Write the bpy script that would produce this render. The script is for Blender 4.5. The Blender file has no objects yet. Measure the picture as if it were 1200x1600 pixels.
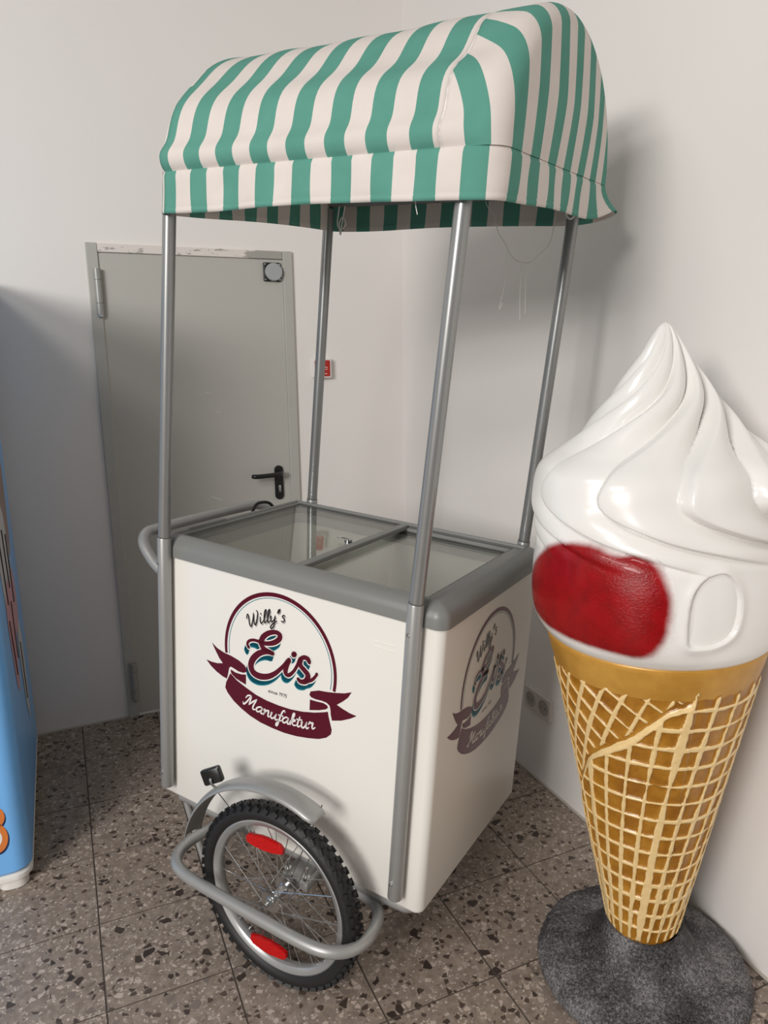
import bpy, bmesh, math, random
from mathutils import Vector, Matrix
from mathutils.geometry import tessellate_polygon

random.seed(7)
PI = math.pi
scene = bpy.context.scene
C = scene.collection

# ------------------------------------------------------------------ camera
def camera_matrix(yaw, pitch, roll, pos):
    fwd = Vector((math.sin(yaw)*math.cos(pitch), math.cos(yaw)*math.cos(pitch), -math.sin(pitch)))
    right = Vector((math.cos(yaw), -math.sin(yaw), 0))
    up = right.cross(fwd)
    r2 = math.cos(roll)*right + math.sin(roll)*up
    u2 = -math.sin(roll)*right + math.cos(roll)*up
    m = Matrix.Identity(4)
    for i in range(3):
        m[i][0] = r2[i]; m[i][1] = u2[i]; m[i][2] = -fwd[i]; m[i][3] = pos[i]
    return m

cam_data = bpy.data.cameras.new('camera')
cam = bpy.data.objects.new('camera', cam_data)
C.objects.link(cam)
cam_data.sensor_fit = 'HORIZONTAL'
cam_data.sensor_width = 36.0
cam_data.lens = 36.0 * 1136.83 / 1200.0
cam_data.clip_start = 0.05
cam.matrix_world = camera_matrix(math.radians(24.028), math.radians(12.573), math.radians(-0.570),
                                 (-1.47652, -3.08348, 1.53878))
scene.camera = cam

# ------------------------------------------------------------------ world, lights, exposure
world = bpy.data.worlds.new('world')
scene.world = world
world.use_nodes = True
bg = world.node_tree.nodes['Background']
bg.inputs[0].default_value = (1.0, 0.98, 0.955, 1)
bg.inputs[1].default_value = 0.24

def area_lamp(pos, target, sx, sy, power, col=(1.0, 0.97, 0.94)):
    l = bpy.data.lights.new('area_lamp_light', 'AREA')
    l.shape = 'RECTANGLE'; l.size = sx; l.size_y = sy; l.energy = power; l.color = col
    o = bpy.data.objects.new('area_lamp_light', l)
    C.objects.link(o)
    o.location = pos
    o.rotation_euler = (Vector(target) - Vector(pos)).to_track_quat('-Z', 'Y').to_euler()
    return o

# two rows of strip lamps under the ceiling of the shop, to the left and in front of the corner
area_lamp((-4.85, -4.45, 2.95), (-2.90, -2.75, 0.20), 1.5, 0.80, 106)
area_lamp((-7.15, -6.15, 2.95), (-4.60, -4.15, 0.20), 2.4, 1.00, 222)
area_lamp((-3.05, -2.90, 3.10), (-1.30, -1.65, 0.40), 1.0, 0.35, 24)  # added fill light to brighten the freezer interior, not one of the rows

vs = scene.view_settings
vs.view_transform = 'Standard'
vs.look = 'None'
vs.gamma = 1.0
vs.use_curve_mapping = False
vs.exposure = 0.0

# ------------------------------------------------------------------ materials
def lin(c):
    out = []
    for v in c:
        v = v/255.0
        out.append(v/12.92 if v <= 0.04045 else ((v+0.055)/1.055)**2.4)
    return (out[0], out[1], out[2], 1.0)

class NT:
    def __init__(self, name):
        self.m = bpy.data.materials.new(name)
        self.m.use_nodes = True
        self.t = self.m.node_tree
        self.n = self.t.nodes
        self.b = self.n['Principled BSDF']
    def new(self, kind, **kw):
        n = self.n.new(kind)
        for k, v in kw.items():
            if k in n.inputs.keys() if hasattr(n.inputs, 'keys') else False:
                n.inputs[k].default_value = v
            else:
                setattr(n, k, v)
        return n
    def link(self, a, b):
        self.t.links.new(a, b)
    def math(self, op, a, b=None, c=None, clamp=False):
        n = self.n.new('ShaderNodeMath'); n.operation = op; n.use_clamp = clamp
        for i, v in enumerate((a, b, c)):
            if v is None: continue
            if isinstance(v, (int, float)): n.inputs[i].default_value = v
            else: self.link(v, n.inputs[i])
        return n.outputs[0]
    def mix(self, fac, a, b):
        n = self.n.new('ShaderNodeMix'); n.data_type = 'RGBA'
        ins = [s for s in n.inputs if s.enabled or True]
        fi, ai, bi = n.inputs[0], n.inputs[6], n.inputs[7]
        for s, v in ((fi, fac), (ai, a), (bi, b)):
            if isinstance(v, (int, float)): s.default_value = v
            elif isinstance(v, (tuple, list)): s.default_value = v
            else: self.link(v, s)
        return n.outputs[2]
    def obj_coord(self):
        return self.n.new('ShaderNodeTexCoord').outputs['Object']
    def world_pos(self):
        return self.n.new('ShaderNodeNewGeometry').outputs['Position']
    def noise(self, vec, scale, detail=3.0, rough=0.5):
        n = self.n.new('ShaderNodeTexNoise')
        n.inputs['Scale'].default_value = scale; n.inputs['Detail'].default_value = detail
        n.inputs['Roughness'].default_value = rough
        if vec is not None: self.link(vec, n.inputs['Vector'])
        return n.outputs['Fac']
    def bump(self, h, strength, dist=0.002):
        n = self.n.new('ShaderNodeBump')
        n.inputs['Strength'].default_value = strength; n.inputs['Distance'].default_value = dist
        self.link(h, n.inputs['Height']); self.link(n.outputs[0], self.b.inputs['Normal'])
    def ramp(self, fac, stops):
        n = self.n.new('ShaderNodeValToRGB')
        e = n.color_ramp.elements
        while len(e) > 1: e.remove(e[-1])
        e[0].position = stops[0][0]; e[0].color = stops[0][1]
        for p, col in stops[1:]:
            k = e.new(p); k.color = col
        self.link(fac, n.inputs[0])
        return n.outputs[0]

def simple(name, rgb, rough=0.5, metal=0.0, var=0.04, vscale=12.0, bump=0.0, bscale=200.0, coat=0.0, spec=0.5):
    w = NT(name)
    col = lin(rgb)
    vec = w.obj_coord()
    nz = w.noise(vec, vscale)
    dark = tuple(c*(1-var*2) for c in col[:3]) + (1,)
    light = tuple(min(1, c*(1+var)) for c in col[:3]) + (1,)
    w.link(w.mix(nz, dark, light), w.b.inputs['Base Color'])
    w.b.inputs['Roughness'].default_value = rough
    w.b.inputs['Metallic'].default_value = metal
    w.b.inputs['Specular IOR Level'].default_value = spec
    if coat: 
        w.b.inputs['Coat Weight'].default_value = coat
        w.b.inputs['Coat Roughness'].default_value = 0.06
    if bump:
        w.bump(w.noise(vec, bscale, 4.0), bump, 0.001)
    return w.m

M = {}
M['wall'] = simple('wall_plaster', (235, 231, 227), 0.75, var=0.012, vscale=2.5, bump=0.10, bscale=260)
M['body_white'] = simple('white_enamel', (232, 229, 222), 0.32, var=0.01, vscale=6)
M['liner'] = simple('freezer_liner', (250, 249, 238), 0.45, var=0.01)
M['liner_grey'] = simple('freezer_collar', (190, 190, 184), 0.4, var=0.02)
M['grey_plastic'] = simple('grey_plastic', (124, 125, 122), 0.38, var=0.02, bump=0.03, bscale=500)
M['track'] = simple('dark_grey_track', (92, 92, 90), 0.4, var=0.03)
M['silver_paint'] = simple('silver_paint', (158, 158, 156), 0.36, metal=0.35, var=0.02, vscale=30)
M['alu_pole'] = simple('grey_aluminium', (150, 151, 150), 0.33, metal=0.55, var=0.03, vscale=25)
M['chrome'] = simple('bright_steel', (205, 205, 205), 0.18, metal=1.0, var=0.02)
M['rim'] = simple('rim_aluminium', (178, 179, 178), 0.3, metal=0.6, var=0.03)
M['rubber'] = simple('black_rubber', (26, 26, 27), 0.55, var=0.08, vscale=60, bump=0.2, bscale=400)
M['black'] = simple('black_plastic', (22, 22, 22), 0.35, var=0.05)
M['maroon'] = simple('maroon_print', (84, 2, 30), 0.3, var=0.02)
M['teal'] = simple('teal_print', (22, 124, 144), 0.3, var=0.02)
M['ink'] = simple('black_print', (32, 24, 26), 0.3, var=0.02)
M['greyink'] = simple('grey_print', (150, 146, 146), 0.3, var=0.02)
M['whiteprint'] = simple('white_print', (236, 232, 226), 0.3, var=0.01)
M['door'] = simple('door_paint', (186, 184, 177), 0.5, var=0.015, vscale=4, bump=0.03, bscale=300)
M['door_frame'] = simple('door_frame_paint', (182, 181, 174), 0.5, var=0.03, vscale=18)
M['hinge'] = simple('hinge_steel', (160, 160, 156), 0.4, metal=0.2, var=0.04, vscale=40)
M['closer_disc'] = simple('zinc_disc', (176, 181, 182), 0.35, metal=0.25, var=0.03)
M['red_box'] = simple('red_plastic', (176, 38, 28), 0.35, var=0.03)
M['white_plastic'] = simple('white_plastic', (232, 229, 224), 0.4, var=0.01)
M['outlet'] = simple('outlet_plastic', (214, 208, 200), 0.4, var=0.01)
M['outlet_well'] = simple('outlet_well_plastic', (170, 164, 156), 0.5, var=0.02)
M['gloss_white'] = simple('glossy_white_fibreglass', (236, 234, 230), 0.24, var=0.008, coat=0.4)
M['blue'] = simple('sky_blue_film', (122, 188, 250), 0.3, var=0.02, vscale=5)
M['film_white'] = simple('white_film', (206, 204, 202), 0.35, var=0.03)
M['film_pink'] = simple('pink_film', (214, 150, 160), 0.35, var=0.05)
M['film_brown'] = simple('brown_film', (150, 118, 100), 0.35, var=0.05)
M['film_orange'] = simple('orange_film', (222, 128, 62), 0.35, var=0.03)
M['film_navy'] = simple('navy_film', (34, 48, 84), 0.35, var=0.03)
M['thread'] = simple('white_thread', (244, 242, 236), 0.8, var=0.03)
M['grout'] = simple('grout', (88, 78, 70), 0.8, var=0.05)

M['sealant'] = simple('dirty_sealant', (186, 178, 168), 0.7, var=0.12, vscale=30)

# chipped white paint on the lintel
w = NT('chipped_white_paint')
v = w.obj_coord()
mp = w.n.new('ShaderNodeMapping'); mp.inputs['Scale'].default_value = (1.0, 1.0, 3.0); w.link(v, mp.inputs[0])
n1 = w.noise(mp.outputs[0], 22, 6, 0.65)
sep = w.n.new('ShaderNodeSeparateXYZ'); w.link(v, sep.inputs[0])
edge = w.math('MULTIPLY', w.math('ADD', sep.outputs[0], 0.72), 3.0, clamp=True)
f = w.math('GREATER_THAN', w.math('ADD', n1, edge), 0.585)
w.link(w.mix(f, lin((226, 218, 212)), lin((165, 162, 154))), w.b.inputs['Base Color'])
w.b.inputs['Roughness'].default_value = 0.6
M['chipped'] = w.m

# terrazzo
w = NT('terrazzo')
pos = w.world_pos()
dn = w.n.new('ShaderNodeTexNoise'); dn.inputs['Scale'].default_value = 60; w.link(pos, dn.inputs['Vector'])
dv = w.n.new('ShaderNodeVectorMath'); dv.operation = 'SCALE'; dv.inputs['Scale'].default_value = 0.006
w.link(dn.outputs['Color'], dv.inputs[0])
pv = w.n.new('ShaderNodeVectorMath'); pv.operation = 'ADD'; w.link(pos, pv.inputs[0]); w.link(dv.outputs[0], pv.inputs[1])
def chips(scale, off, thr, keep):
    mpn = w.n.new('ShaderNodeMapping'); mpn.inputs['Location'].default_value = (off, off*1.7, 0.37)
    mpn.inputs['Rotation'].default_value = (0, 0, off)
    w.link(pv.outputs[0], mpn.inputs[0])
    a = w.n.new('ShaderNodeTexVoronoi'); a.feature = 'F1'; a.voronoi_dimensions = '2D'; a.inputs['Scale'].default_value = scale
    b = w.n.new('ShaderNodeTexVoronoi'); b.feature = 'DISTANCE_TO_EDGE'; b.voronoi_dimensions = '2D'; b.inputs['Scale'].default_value = scale
    for q in (a, b): w.link(mpn.outputs[0], q.inputs['Vector'])
    sp = w.n.new('ShaderNodeSeparateColor'); w.link(a.outputs['Color'], sp.inputs[0])
    cell = w.math('LESS_THAN', sp.outputs[0], keep)
    # chip size differs from cell to cell
    t2 = w.math('MULTIPLY_ADD', sp.outputs[1], thr*1.3, thr*0.35)
    inside = w.math('GREATER_THAN', b.outputs['Distance'], t2)
    return w.math('MULTIPLY', cell, inside), sp.outputs[2]
base = w.ramp(w.noise(pos, 38, 5, 0.62), [(0.30, lin((120, 107, 95))), (0.52, lin((142, 128, 116))), (0.72, lin((164, 150, 137)))])
fine_f, fine_r = chips(150, 3.1, 0.14, 0.34)
fine_c = w.ramp(fine_r, [(0.0, lin((112, 98, 88))), (0.35, lin((142, 128, 118))), (0.6, lin((176, 164, 154))), (1.0, lin((196, 184, 172)))])
c1 = w.mix(fine_f, base, fine_c)
mid_f, mid_r = chips(66, 7.7, 0.17, 0.30)
mid_c = w.ramp(mid_r, [(0.0, lin((66, 54, 48))), (0.45, lin((92, 78, 70))), (0.47, lin((136, 124, 115))), (0.75, lin((148, 136, 126))), (0.78, lin((188, 172, 160)))])
mid_c_n = mid_c
c2 = w.mix(mid_f, c1, mid_c)
big_f, big_r = chips(40, 1.3, 0.20, 0.12)
big_c = w.ramp(big_r, [(0.0, lin((54, 44, 40))), (0.55, lin((74, 62, 54))), (0.57, lin((118, 106, 98))), (1.0, lin((130, 118, 110)))])
c3 = w.mix(big_f, c2, big_c)
w.link(c3, w.b.inputs['Base Color'])
w.b.inputs['Roughness'].default_value = 0.5
M['terrazzo'] = w.m

# striped awning cloth: stripe coordinate in metres is carried in the UV map
w = NT('striped_cloth')
uv = w.n.new('ShaderNodeUVMap'); uv.uv_map = 'stripe'
sep = w.n.new('ShaderNodeSeparateXYZ'); w.link(uv.outputs[0], sep.inputs[0])
per = 0.0940
fr = w.math('FRACT', w.math('DIVIDE', w.math('SUBTRACT', sep.outputs[0], 0.083), per))
g = w.math('LESS_THAN', fr, 0.5)
weave = w.noise(w.obj_coord(), 900, 2)
soil = w.noise(w.obj_coord(), 14, 5, 0.6)
gcol = w.mix(soil, lin((86, 148, 133)), lin((104, 165, 149)))
wcol = w.mix(soil, lin((220, 210, 203)), lin((234, 226, 220)))
w.link(w.mix(g, wcol, gcol), w.b.inputs['Base Color'])
w.b.inputs['Roughness'].default_value = 0.85
w.b.inputs['Specular IOR Level'].default_value = 0.2
w.bump(weave, 0.15, 0.001)
# some light passes through the cloth
tr = w.n.new('ShaderNodeBsdfTranslucent'); w.link(w.mix(g, wcol, gcol), tr.inputs[0])
ms = w.n.new('ShaderNodeMixShader'); ms.inputs[0].default_value = 0.12
out = w.n['Material Output']
w.link(w.b.outputs[0], ms.inputs[1]); w.link(tr.outputs[0], ms.inputs[2]); w.link(ms.outputs[0], out.inputs[0])
M['cloth'] = w.m

# glass: fresnel mirror over clear
w = NT('clear_glass')
fz = w.n.new('ShaderNodeFresnel'); fz.inputs[0].default_value = 1.52
tp = w.n.new('ShaderNodeBsdfTransparent'); tp.inputs[0].default_value = (0.99, 0.995, 0.985, 1)
gl = w.n.new('ShaderNodeBsdfGlossy'); gl.inputs['Roughness'].default_value = 0.02
ms = w.n.new('ShaderNodeMixShader')
w.link(w.math('MULTIPLY', fz.outputs[0], 0.62, clamp=True), ms.inputs[0]); w.link(tp.outputs[0], ms.inputs[1]); w.link(gl.outputs[0], ms.inputs[2])
w.link(ms.outputs[0], w.n['Material Output'].inputs[0])
M['glass'] = w.m

# waffle cone: ridge paint carried as a colour attribute
w = NT('waffle_paint')
at = w.n.new('ShaderNodeVertexColor'); at.layer_name = 'ridge'
sp = w.n.new('ShaderNodeSeparateColor'); w.link(at.outputs[0], sp.inputs[0])
nz = w.noise(w.obj_coord(), 18, 5, 0.6)
nz2 = w.noise(w.obj_coord(), 120, 3, 0.6)
gold = w.ramp(nz, [(0.25, lin((130, 78, 6))), (0.5, lin((162, 108, 22))), (0.75, lin((186, 134, 46)))])
cream = w.mix(nz2, lin((224, 186, 116)), lin((246, 222, 172)))
thr = w.math('ADD', w.math('MULTIPLY', nz2, 0.7), 0.08)
rm = w.math('MULTIPLY', w.math('SUBTRACT', sp.outputs[0], thr), 5.0, clamp=True)
w.link(w.mix(rm, gold, cream), w.b.inputs['Base Color'])
w.b.inputs['Roughness'].default_value = 0.36
w.b.inputs['Coat Weight'].default_value = 0.25
w.b.inputs['Coat Roughness'].default_value = 0.15
w.bump(nz2, 0.25, 0.002)
M['waffle'] = w.m
w = NT('gold_rim_paint')
nz = w.noise(w.obj_coord(), 7, 4, 0.6)
w.link(w.ramp(nz, [(0.3, lin((172, 119, 36))), (0.7, lin((210, 160, 74)))]), w.b.inputs['Base Color'])
w.b.inputs['Roughness'].default_value = 0.36
w.b.inputs['Metallic'].default_value = 0.15
M['gold'] = w.m

# red airbrushed patch: UV v runs from the centre (0) to the feathered rim (1)
w = NT('airbrushed_red')
uv = w.n.new('ShaderNodeUVMap'); uv.uv_map = 'radial'
sep = w.n.new('ShaderNodeSeparateXYZ'); w.link(uv.outputs[0], sep.inputs[0])
oc = w.obj_coord()
nz = w.noise(oc, 30, 5, 0.6)
red = w.mix(nz, lin((112, 0, 4)), lin((172, 2, 14)))
edge = w.math('ADD', sep.outputs[1], w.math('MULTIPLY', w.math('SUBTRACT', nz, 0.5), 0.06))
f = w.n.new('ShaderNodeMapRange'); f.inputs[1].default_value = 0.86; f.inputs[2].default_value = 0.99; f.interpolation_type = 'SMOOTHSTEP'
w.link(edge, f.inputs[0])
w.link(w.mix(f.outputs[0], red, lin((240, 236, 233))), w.b.inputs['Base Color'])
w.b.inputs['Roughness'].default_value = 0.25
w.b.inputs['Specular IOR Level'].default_value = 0.35
w.b.inputs['Coat Weight'].default_value = 0.2
w.b.inputs['Coat Roughness'].default_value = 0.08
mp = w.n.new('ShaderNodeMapping'); mp.inputs['Scale'].default_value = (1.0, 1.0, 1.5); w.link(oc, mp.inputs[0])
w.bump(w.noise(mp.outputs[0], 150, 4, 0.65), 0.45, 0.003)
M['red_patch'] = w.m

# rough dark base
w = NT('hammered_grey')
oc = w.obj_coord()
n1 = w.noise(oc, 340, 3, 0.7); n2 = w.noise(oc, 9, 3, 0.5); n3 = w.noise(oc, 150, 3, 0.6)
hh = w.math('MULTIPLY_ADD', n1, 0.55, w.math('MULTIPLY', n3, 0.45))
tone = w.math('ADD', hh, w.math('MULTIPLY', w.math('SUBTRACT', n2, 0.5), 0.5))
w.link(w.ramp(tone, [(0.34, lin((28, 27, 28))), (0.50, lin((86, 84, 86))), (0.66, lin((158, 156, 158)))]), w.b.inputs['Base Color'])
w.b.inputs['Roughness'].default_value = 0.55
w.b.inputs['Specular IOR Level'].default_value = 0.3
w.bump(hh, 1.0, 0.007)
M['base_grey'] = w.m

# ------------------------------------------------------------------ mesh helpers
def mesh_obj(name, verts, faces, mat, parent=None, smooth=True, uvs=None, uvname='UVMap', sharp=40):
    me = bpy.data.meshes.new(name)
    me.from_pydata([tuple(v) for v in verts], [], faces)
    if uvs is not None:
        ul = me.uv_layers.new(name=uvname)
        for l in me.loops:
            ul.data[l.index].uv = uvs[l.vertex_index]
    me.update()
    if smooth:
        me.shade_smooth()
        if sharp is not None:
            me.set_sharp_from_angle(angle=math.radians(sharp))
    me.materials.append(M[mat] if isinstance(mat, str) else mat)
    o = bpy.data.objects.new(name, me)
    C.objects.link(o)
    if parent is not None: o.parent = parent
    return o

def obj_from(name, me, parent=None):
    o = bpy.data.objects.new(name, me); C.objects.link(o)
    if parent is not None: o.parent = parent
    return o

def tag(o, label=None, cat=None, group=None, kind=None):
    if label: o['label'] = label
    if cat: o['category'] = cat
    if group: o['group'] = group
    if kind: o['kind'] = kind
    return o

def empty(name, loc=(0, 0, 0)):
    o = bpy.data.objects.new(name, None); C.objects.link(o); o.location = loc
    o.empty_display_size = 0.1
    return o

class MB:
    def __init__(self): self.v = []; self.f = []
    def add(self, vs, fs):
        b = len(self.v)
        self.v += [Vector(q) for q in vs]
        self.f += [tuple(i+b for i in f) for f in fs]
    def box(self, x0, x1, y0, y1, z0, z1, bev=0.0, mat=None):
        bm = bmesh.new()
        bmesh.ops.create_cube(bm, size=1.0)
        for q in bm.verts:
            q.co = Vector(((x0+x1)/2 + q.co.x*(x1-x0), (y0+y1)/2 + q.co.y*(y1-y0), (z0+z1)/2 + q.co.z*(z1-z0)))
        if bev > 0:
            bmesh.ops.bevel(bm, geom=list(bm.edges), offset=bev, segments=2, affect='EDGES', profile=0.5)
        if mat is not None: bm.transform(mat)
        bm.verts.index_update()
        self.add([q.co.copy() for q in bm.verts], [[q.index for q in f.verts] for f in bm.faces])
        bm.free()
        return self
    def tube(self, pts, r, seg=12, closed=False, caps=True):
        pts = [Vector(q) for q in pts]
        n = len(pts)
        rr = r if isinstance(r, (list, tuple)) else [r]*n
        tang = []
        for i in range(n):
            if closed: t = pts[(i+1) % n] - pts[i-1]
            else: t = pts[min(i+1, n-1)] - pts[max(i-1, 0)]
            tang.append(t.normalized())
        ref = Vector((0, 0, 1)) if abs(tang[0].z) < 0.9 else Vector((1, 0, 0))
        nrm = (ref - tang[0]*ref.dot(tang[0])).normalized()
        vs = []
        for i in range(n):
            nrm = (nrm - tang[i]*nrm.dot(tang[i])).normalized()
            bi = tang[i].cross(nrm)
            for k in range(seg):
                a = 2*PI*k/seg
                vs.append(pts[i] + (nrm*math.cos(a) + bi*math.sin(a))*rr[i])
        fs = []
        m = n if closed else n-1
        for i in range(m):
            j = (i+1) % n
            for k in range(seg):
                l = (k+1) % seg
                fs.append((i*seg+k, i*seg+l, j*seg+l, j*seg+k))
        if caps and not closed:
            fs.append(tuple(reversed(range(seg))))
            fs.append(tuple((n-1)*seg+k for k in range(seg)))
        self.add(vs, fs)
        return self
    def lathe(self, prof, seg=48, axis='Z', org=(0, 0, 0), cap0=False, cap1=False):
        org = Vector(org); vs = []
        for (r, h) in prof:
            for k in range(seg):
                a = 2*PI*k/seg
                if axis == 'Z': vs.append(org + Vector((r*math.cos(a), r*math.sin(a), h)))
                elif axis == 'Y': vs.append(org + Vector((r*math.cos(a), h, r*math.sin(a))))
                else: vs.append(org + Vector((h, r*math.cos(a), r*math.sin(a))))
        fs = []
        n = len(prof)
        for i in range(n-1):
            for k in range(seg):
                l = (k+1) % seg
                fs.append((i*seg+k, i*seg+l, (i+1)*seg+l, (i+1)*seg+k))
        if cap0: fs.append(tuple(reversed(range(seg))))
        if cap1: fs.append(tuple((n-1)*seg+k for k in range(seg)))
        self.add(vs, fs)
        return self
    def build(self, name, mat, parent=None, smooth=True, sharp=40):
        o = mesh_obj(name, self.v, self.f, mat, parent, smooth, sharp=sharp)
        bm = bmesh.new(); bm.from_mesh(o.data)
        bmesh.ops.recalc_face_normals(bm, faces=list(bm.faces))
        bm.to_mesh(o.data); bm.free()
        return o

def rrect(x0, x1, y0, y1, r, n=6):
    if not isinstance(r, (list, tuple)): r = [r]*4
    pts = []
    for (cx, cy, a0, rr) in ((x1-r[0], y0+r[0], -PI/2, r[0]), (x1-r[1], y1-r[1], 0, r[1]),
                             (x0+r[2], y1-r[2], PI/2, r[2]), (x0+r[3], y0+r[3], PI, r[3])):
        for k in range(n+1):
            a = a0 + PI/2*k/n
            pts.append((cx+rr*math.cos(a), cy+rr*math.sin(a)))
    return pts

def loft(loops, cap0=False, cap1=False):
    n = len(loops[0]); vs = [q for l in loops for q in l]; fs = []
    for i in range(len(loops)-1):
        for k in range(n):
            l = (k+1) % n
            fs.append((i*n+k, i*n+l, (i+1)*n+l, (i+1)*n+k))
    if cap0: fs.append(tuple(reversed(range(n))))
    if cap1: fs.append(tuple((len(loops)-1)*n+k for k in range(n)))
    return vs, fs

def catmull(pts, sub=6, closed=False):
    P = [Vector(q) for q in pts]
    n = len(P); out = []
    rng = n if closed else n-1
    for i in range(rng):
        if closed: p0, p1, p2, p3 = P[i-1], P[i], P[(i+1) % n], P[(i+2) % n]
        else:
            p1, p2 = P[i], P[i+1]
            p0 = P[i-1] if i > 0 else p1*2-p2
            p3 = P[i+2] if i+2 < n else p2*2-p1
        for k in range(sub):
            t = k/sub
            out.append(0.5*((2*p1) + (p2-p0)*t + (2*p0-5*p1+4*p2-p3)*t*t + (3*p1-p0-3*p2+p3)*t**3))
    if not closed: out.append(P[-1])
    return out

def interp(x, xs, ys):
    if x <= xs[0]: return ys[0]
    for i in range(len(xs)-1):
        if x <= xs[i+1]:
            t = (x-xs[i])/(xs[i+1]-xs[i]); return ys[i]+(ys[i+1]-ys[i])*t
    return ys[-1]

def smooth_interp(x, xs, ys):
    if x <= xs[0]: return ys[0]
    n = len(xs)
    for i in range(n-1):
        if x <= xs[i+1]:
            h = xs[i+1]-xs[i]; t = (x-xs[i])/h
            def slope(k):
                if k == 0: return (ys[1]-ys[0])/(xs[1]-xs[0])
                if k == n-1: return (ys[-1]-ys[-2])/(xs[-1]-xs[-2])
                return (ys[k+1]-ys[k-1])/(xs[k+1]-xs[k-1])
            m0, m1 = slope(i)*h, slope(i+1)*h
            return ((2*t**3-3*t*t+1)*ys[i] + (t**3-2*t*t+t)*m0 + (-2*t**3+3*t*t)*ys[i+1] + (t**3-t*t)*m1)
    return ys[-1]

# ------------------------------------------------------------------ setting: floor, walls
floor = MB().box(-9.0, 0.3, -9.0, 0.3, -0.12, -0.0017).build('floor', 'grout', smooth=False)
tag(floor, 'speckled terrazzo tile floor with thin dark joints', kind='structure')
TS = 0.30
tile_me = None
for i in range(-7, 5):
    for j in range(-2, 10):
        x0 = -1.50617 + i*TS; y1 = -0.59527 - j*TS
        if tile_me is None:
            h = TS/2 - 0.0021
            mb = MB(); mb.box(-h, h, -h, h, -0.0016, 0.0, 0.0005)
            o = mb.build('floor_tile', 'terrazzo', floor, smooth=False); tile_me = o.data
        else:
            o = obj_from('floor_tile', tile_me, floor)
        o.location = (x0+TS/2, y1-TS/2, 0.0)

wall_back = MB().box(-9.0, 0.14, 0.0, 0.14, -0.006, 3.25).build('wall_back', 'wall', smooth=False)
tag(wall_back, 'white plastered wall with the grey door', kind='structure')
wall_right = MB().box(0.0, 0.14, -9.0, -0.0002, -0.006, 3.25).build('wall_right', 'wall', smooth=False)
tag(wall_right, 'white plastered wall behind the ice cream cone', kind='structure')

# dirty sealant where walls meet the floor
MB().tube([(-2.6, 0.0, 0.0), (-1.33, 0.0, 0.0)], 0.006, 8).build('trim_1', 'sealant')
tag(bpy.data.objects['trim_1'], kind='structure')
MB().tube([(0.0, -3.2, 0.0), (0.0, -0.01, 0.0)], 0.006, 8).build('trim_2', 'sealant')
tag(bpy.data.objects['trim_2'], kind='structure')

# ------------------------------------------------------------------ door
DX0, DX1, DZ = -1.319, -0.516, 1.942
door = MB().box(-1.279, -0.560, -0.006, 0.03, 0.012, 1.906, 0.002).build('door_1', 'door', smooth=False)
tag(door, 'grey steel door with black lever handle in the back wall', kind='structure')
MB().box(DX0, -1.277, -0.013, 0.02, 0.0, DZ, 0.003).build('frame_jamb', 'door_frame', door, smooth=False)
MB().box(-0.557, DX1, -0.013, 0.02, 0.0, DZ, 0.003).build('frame_jamb', 'door_frame', door, smooth=False)
MB().box(-0.566, -0.5565, -0.009, 0.02, 0.0, 1.906, 0.002).build('door_rebate', 'door_frame', door, smooth=False)
lint = MB().box(-1.2765, -0.5575, -0.012, 0.02, 1.909, DZ-0.001, 0.003).build('lintel', 'chipped', door, smooth=False)
MB().box(-1.2765, -0.5575, -0.005, 0.02, 0.0, 0.012, 0.001).build('threshold', 'whiteprint', door, smooth=False)
for z0, z1 in ((1.680, 1.848), (0.084, 0.252)):
    hb = MB()
    xh = -1.286
    d = (z1-z0-0.004)/4
    hb.lathe([(0.0, z0), (0.0140, z0), (0.0140, z0+d-0.001), (0.0118, z0+d), (0.0118, z0+d+0.001), (0.0140, z0+d+0.002),
              (0.0140, z1-d-0.001), (0.0118, z1-d), (0.0118, z1-d+0.001), (0.0140, z1-d+0.002), (0.0140, z1), (0.0, z1)],
             20, 'Z', (xh, -0.020, 0))
    h_ = hb.build('hinge', 'hinge', door)
    MB().lathe([(0.0, z0-0.008), (0.011, z0-0.008), (0.011, z0), (0, z0)], 16, 'Z', (xh, -0.020, 0)).build('hinge_pin', 'chrome', h_)
# hold-open plate: black square with zinc disc
cp = MB().box(-0.641, -0.566, -0.016, -0.0055, 1.820, 1.895, 0.004).build('magnet_plate', 'black', door, smooth=False)
MB().lathe([(0, -0.030), (0.033, -0.030), (0.0355, -0.027), (0.0355, -0.016), (0, -0.016)], 40, 'Y', (-0.600, 0, 1.857)).build('magnet_disc', 'closer_disc', cp)
sc = MB()
for sx in (-0.634, -0.573):
    for sz in (1.827, 1.888):
        sc.lathe([(0, -0.018), (0.003, -0.018), (0.004, -0.0155), (0, -0.0155)], 10, 'Y', (sx, 0, sz))
sc.build('screw', 'chrome', cp)
# lever handle
loops = []
for yy, s in ((-0.0055, 0.0), (-0.013, 0.0), (-0.016, 0.003)):
    loops.append([(x, yy, z) for x, z in rrect(-0.630+s, -0.592-s, 0.897+s, 1.048-s, 0.0185-s, 8)])
vs_, fs_ = loft(loops, cap1=True)
hp = mesh_obj('handle_plate', vs_, fs_, 'black', door)
MB().tube(catmull([(-0.611, -0.012, 1.018), (-0.611, -0.045, 1.018), (-0.618, -0.058, 1.018), (-0.645, -0.062, 1.016), (-0.700, -0.062, 1.014), (-0.728, -0.060, 1.014), (-0.735, -0.050, 1.014)], 5), 0.010, 12).build('lever', 'black', hp)
MB().box(-0.617, -0.605, -0.0185, -0.015, 0.930, 0.962, 0.003).build('key_cylinder', 'chrome', hp)
def wall_scratch(x0, z0, x1, z1, r=0.0009):
    MB().tube([(x0, -0.0062, z0), (x1, -0.0062, z1)], r, 6).build('scratch', 'whiteprint', door)
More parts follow.
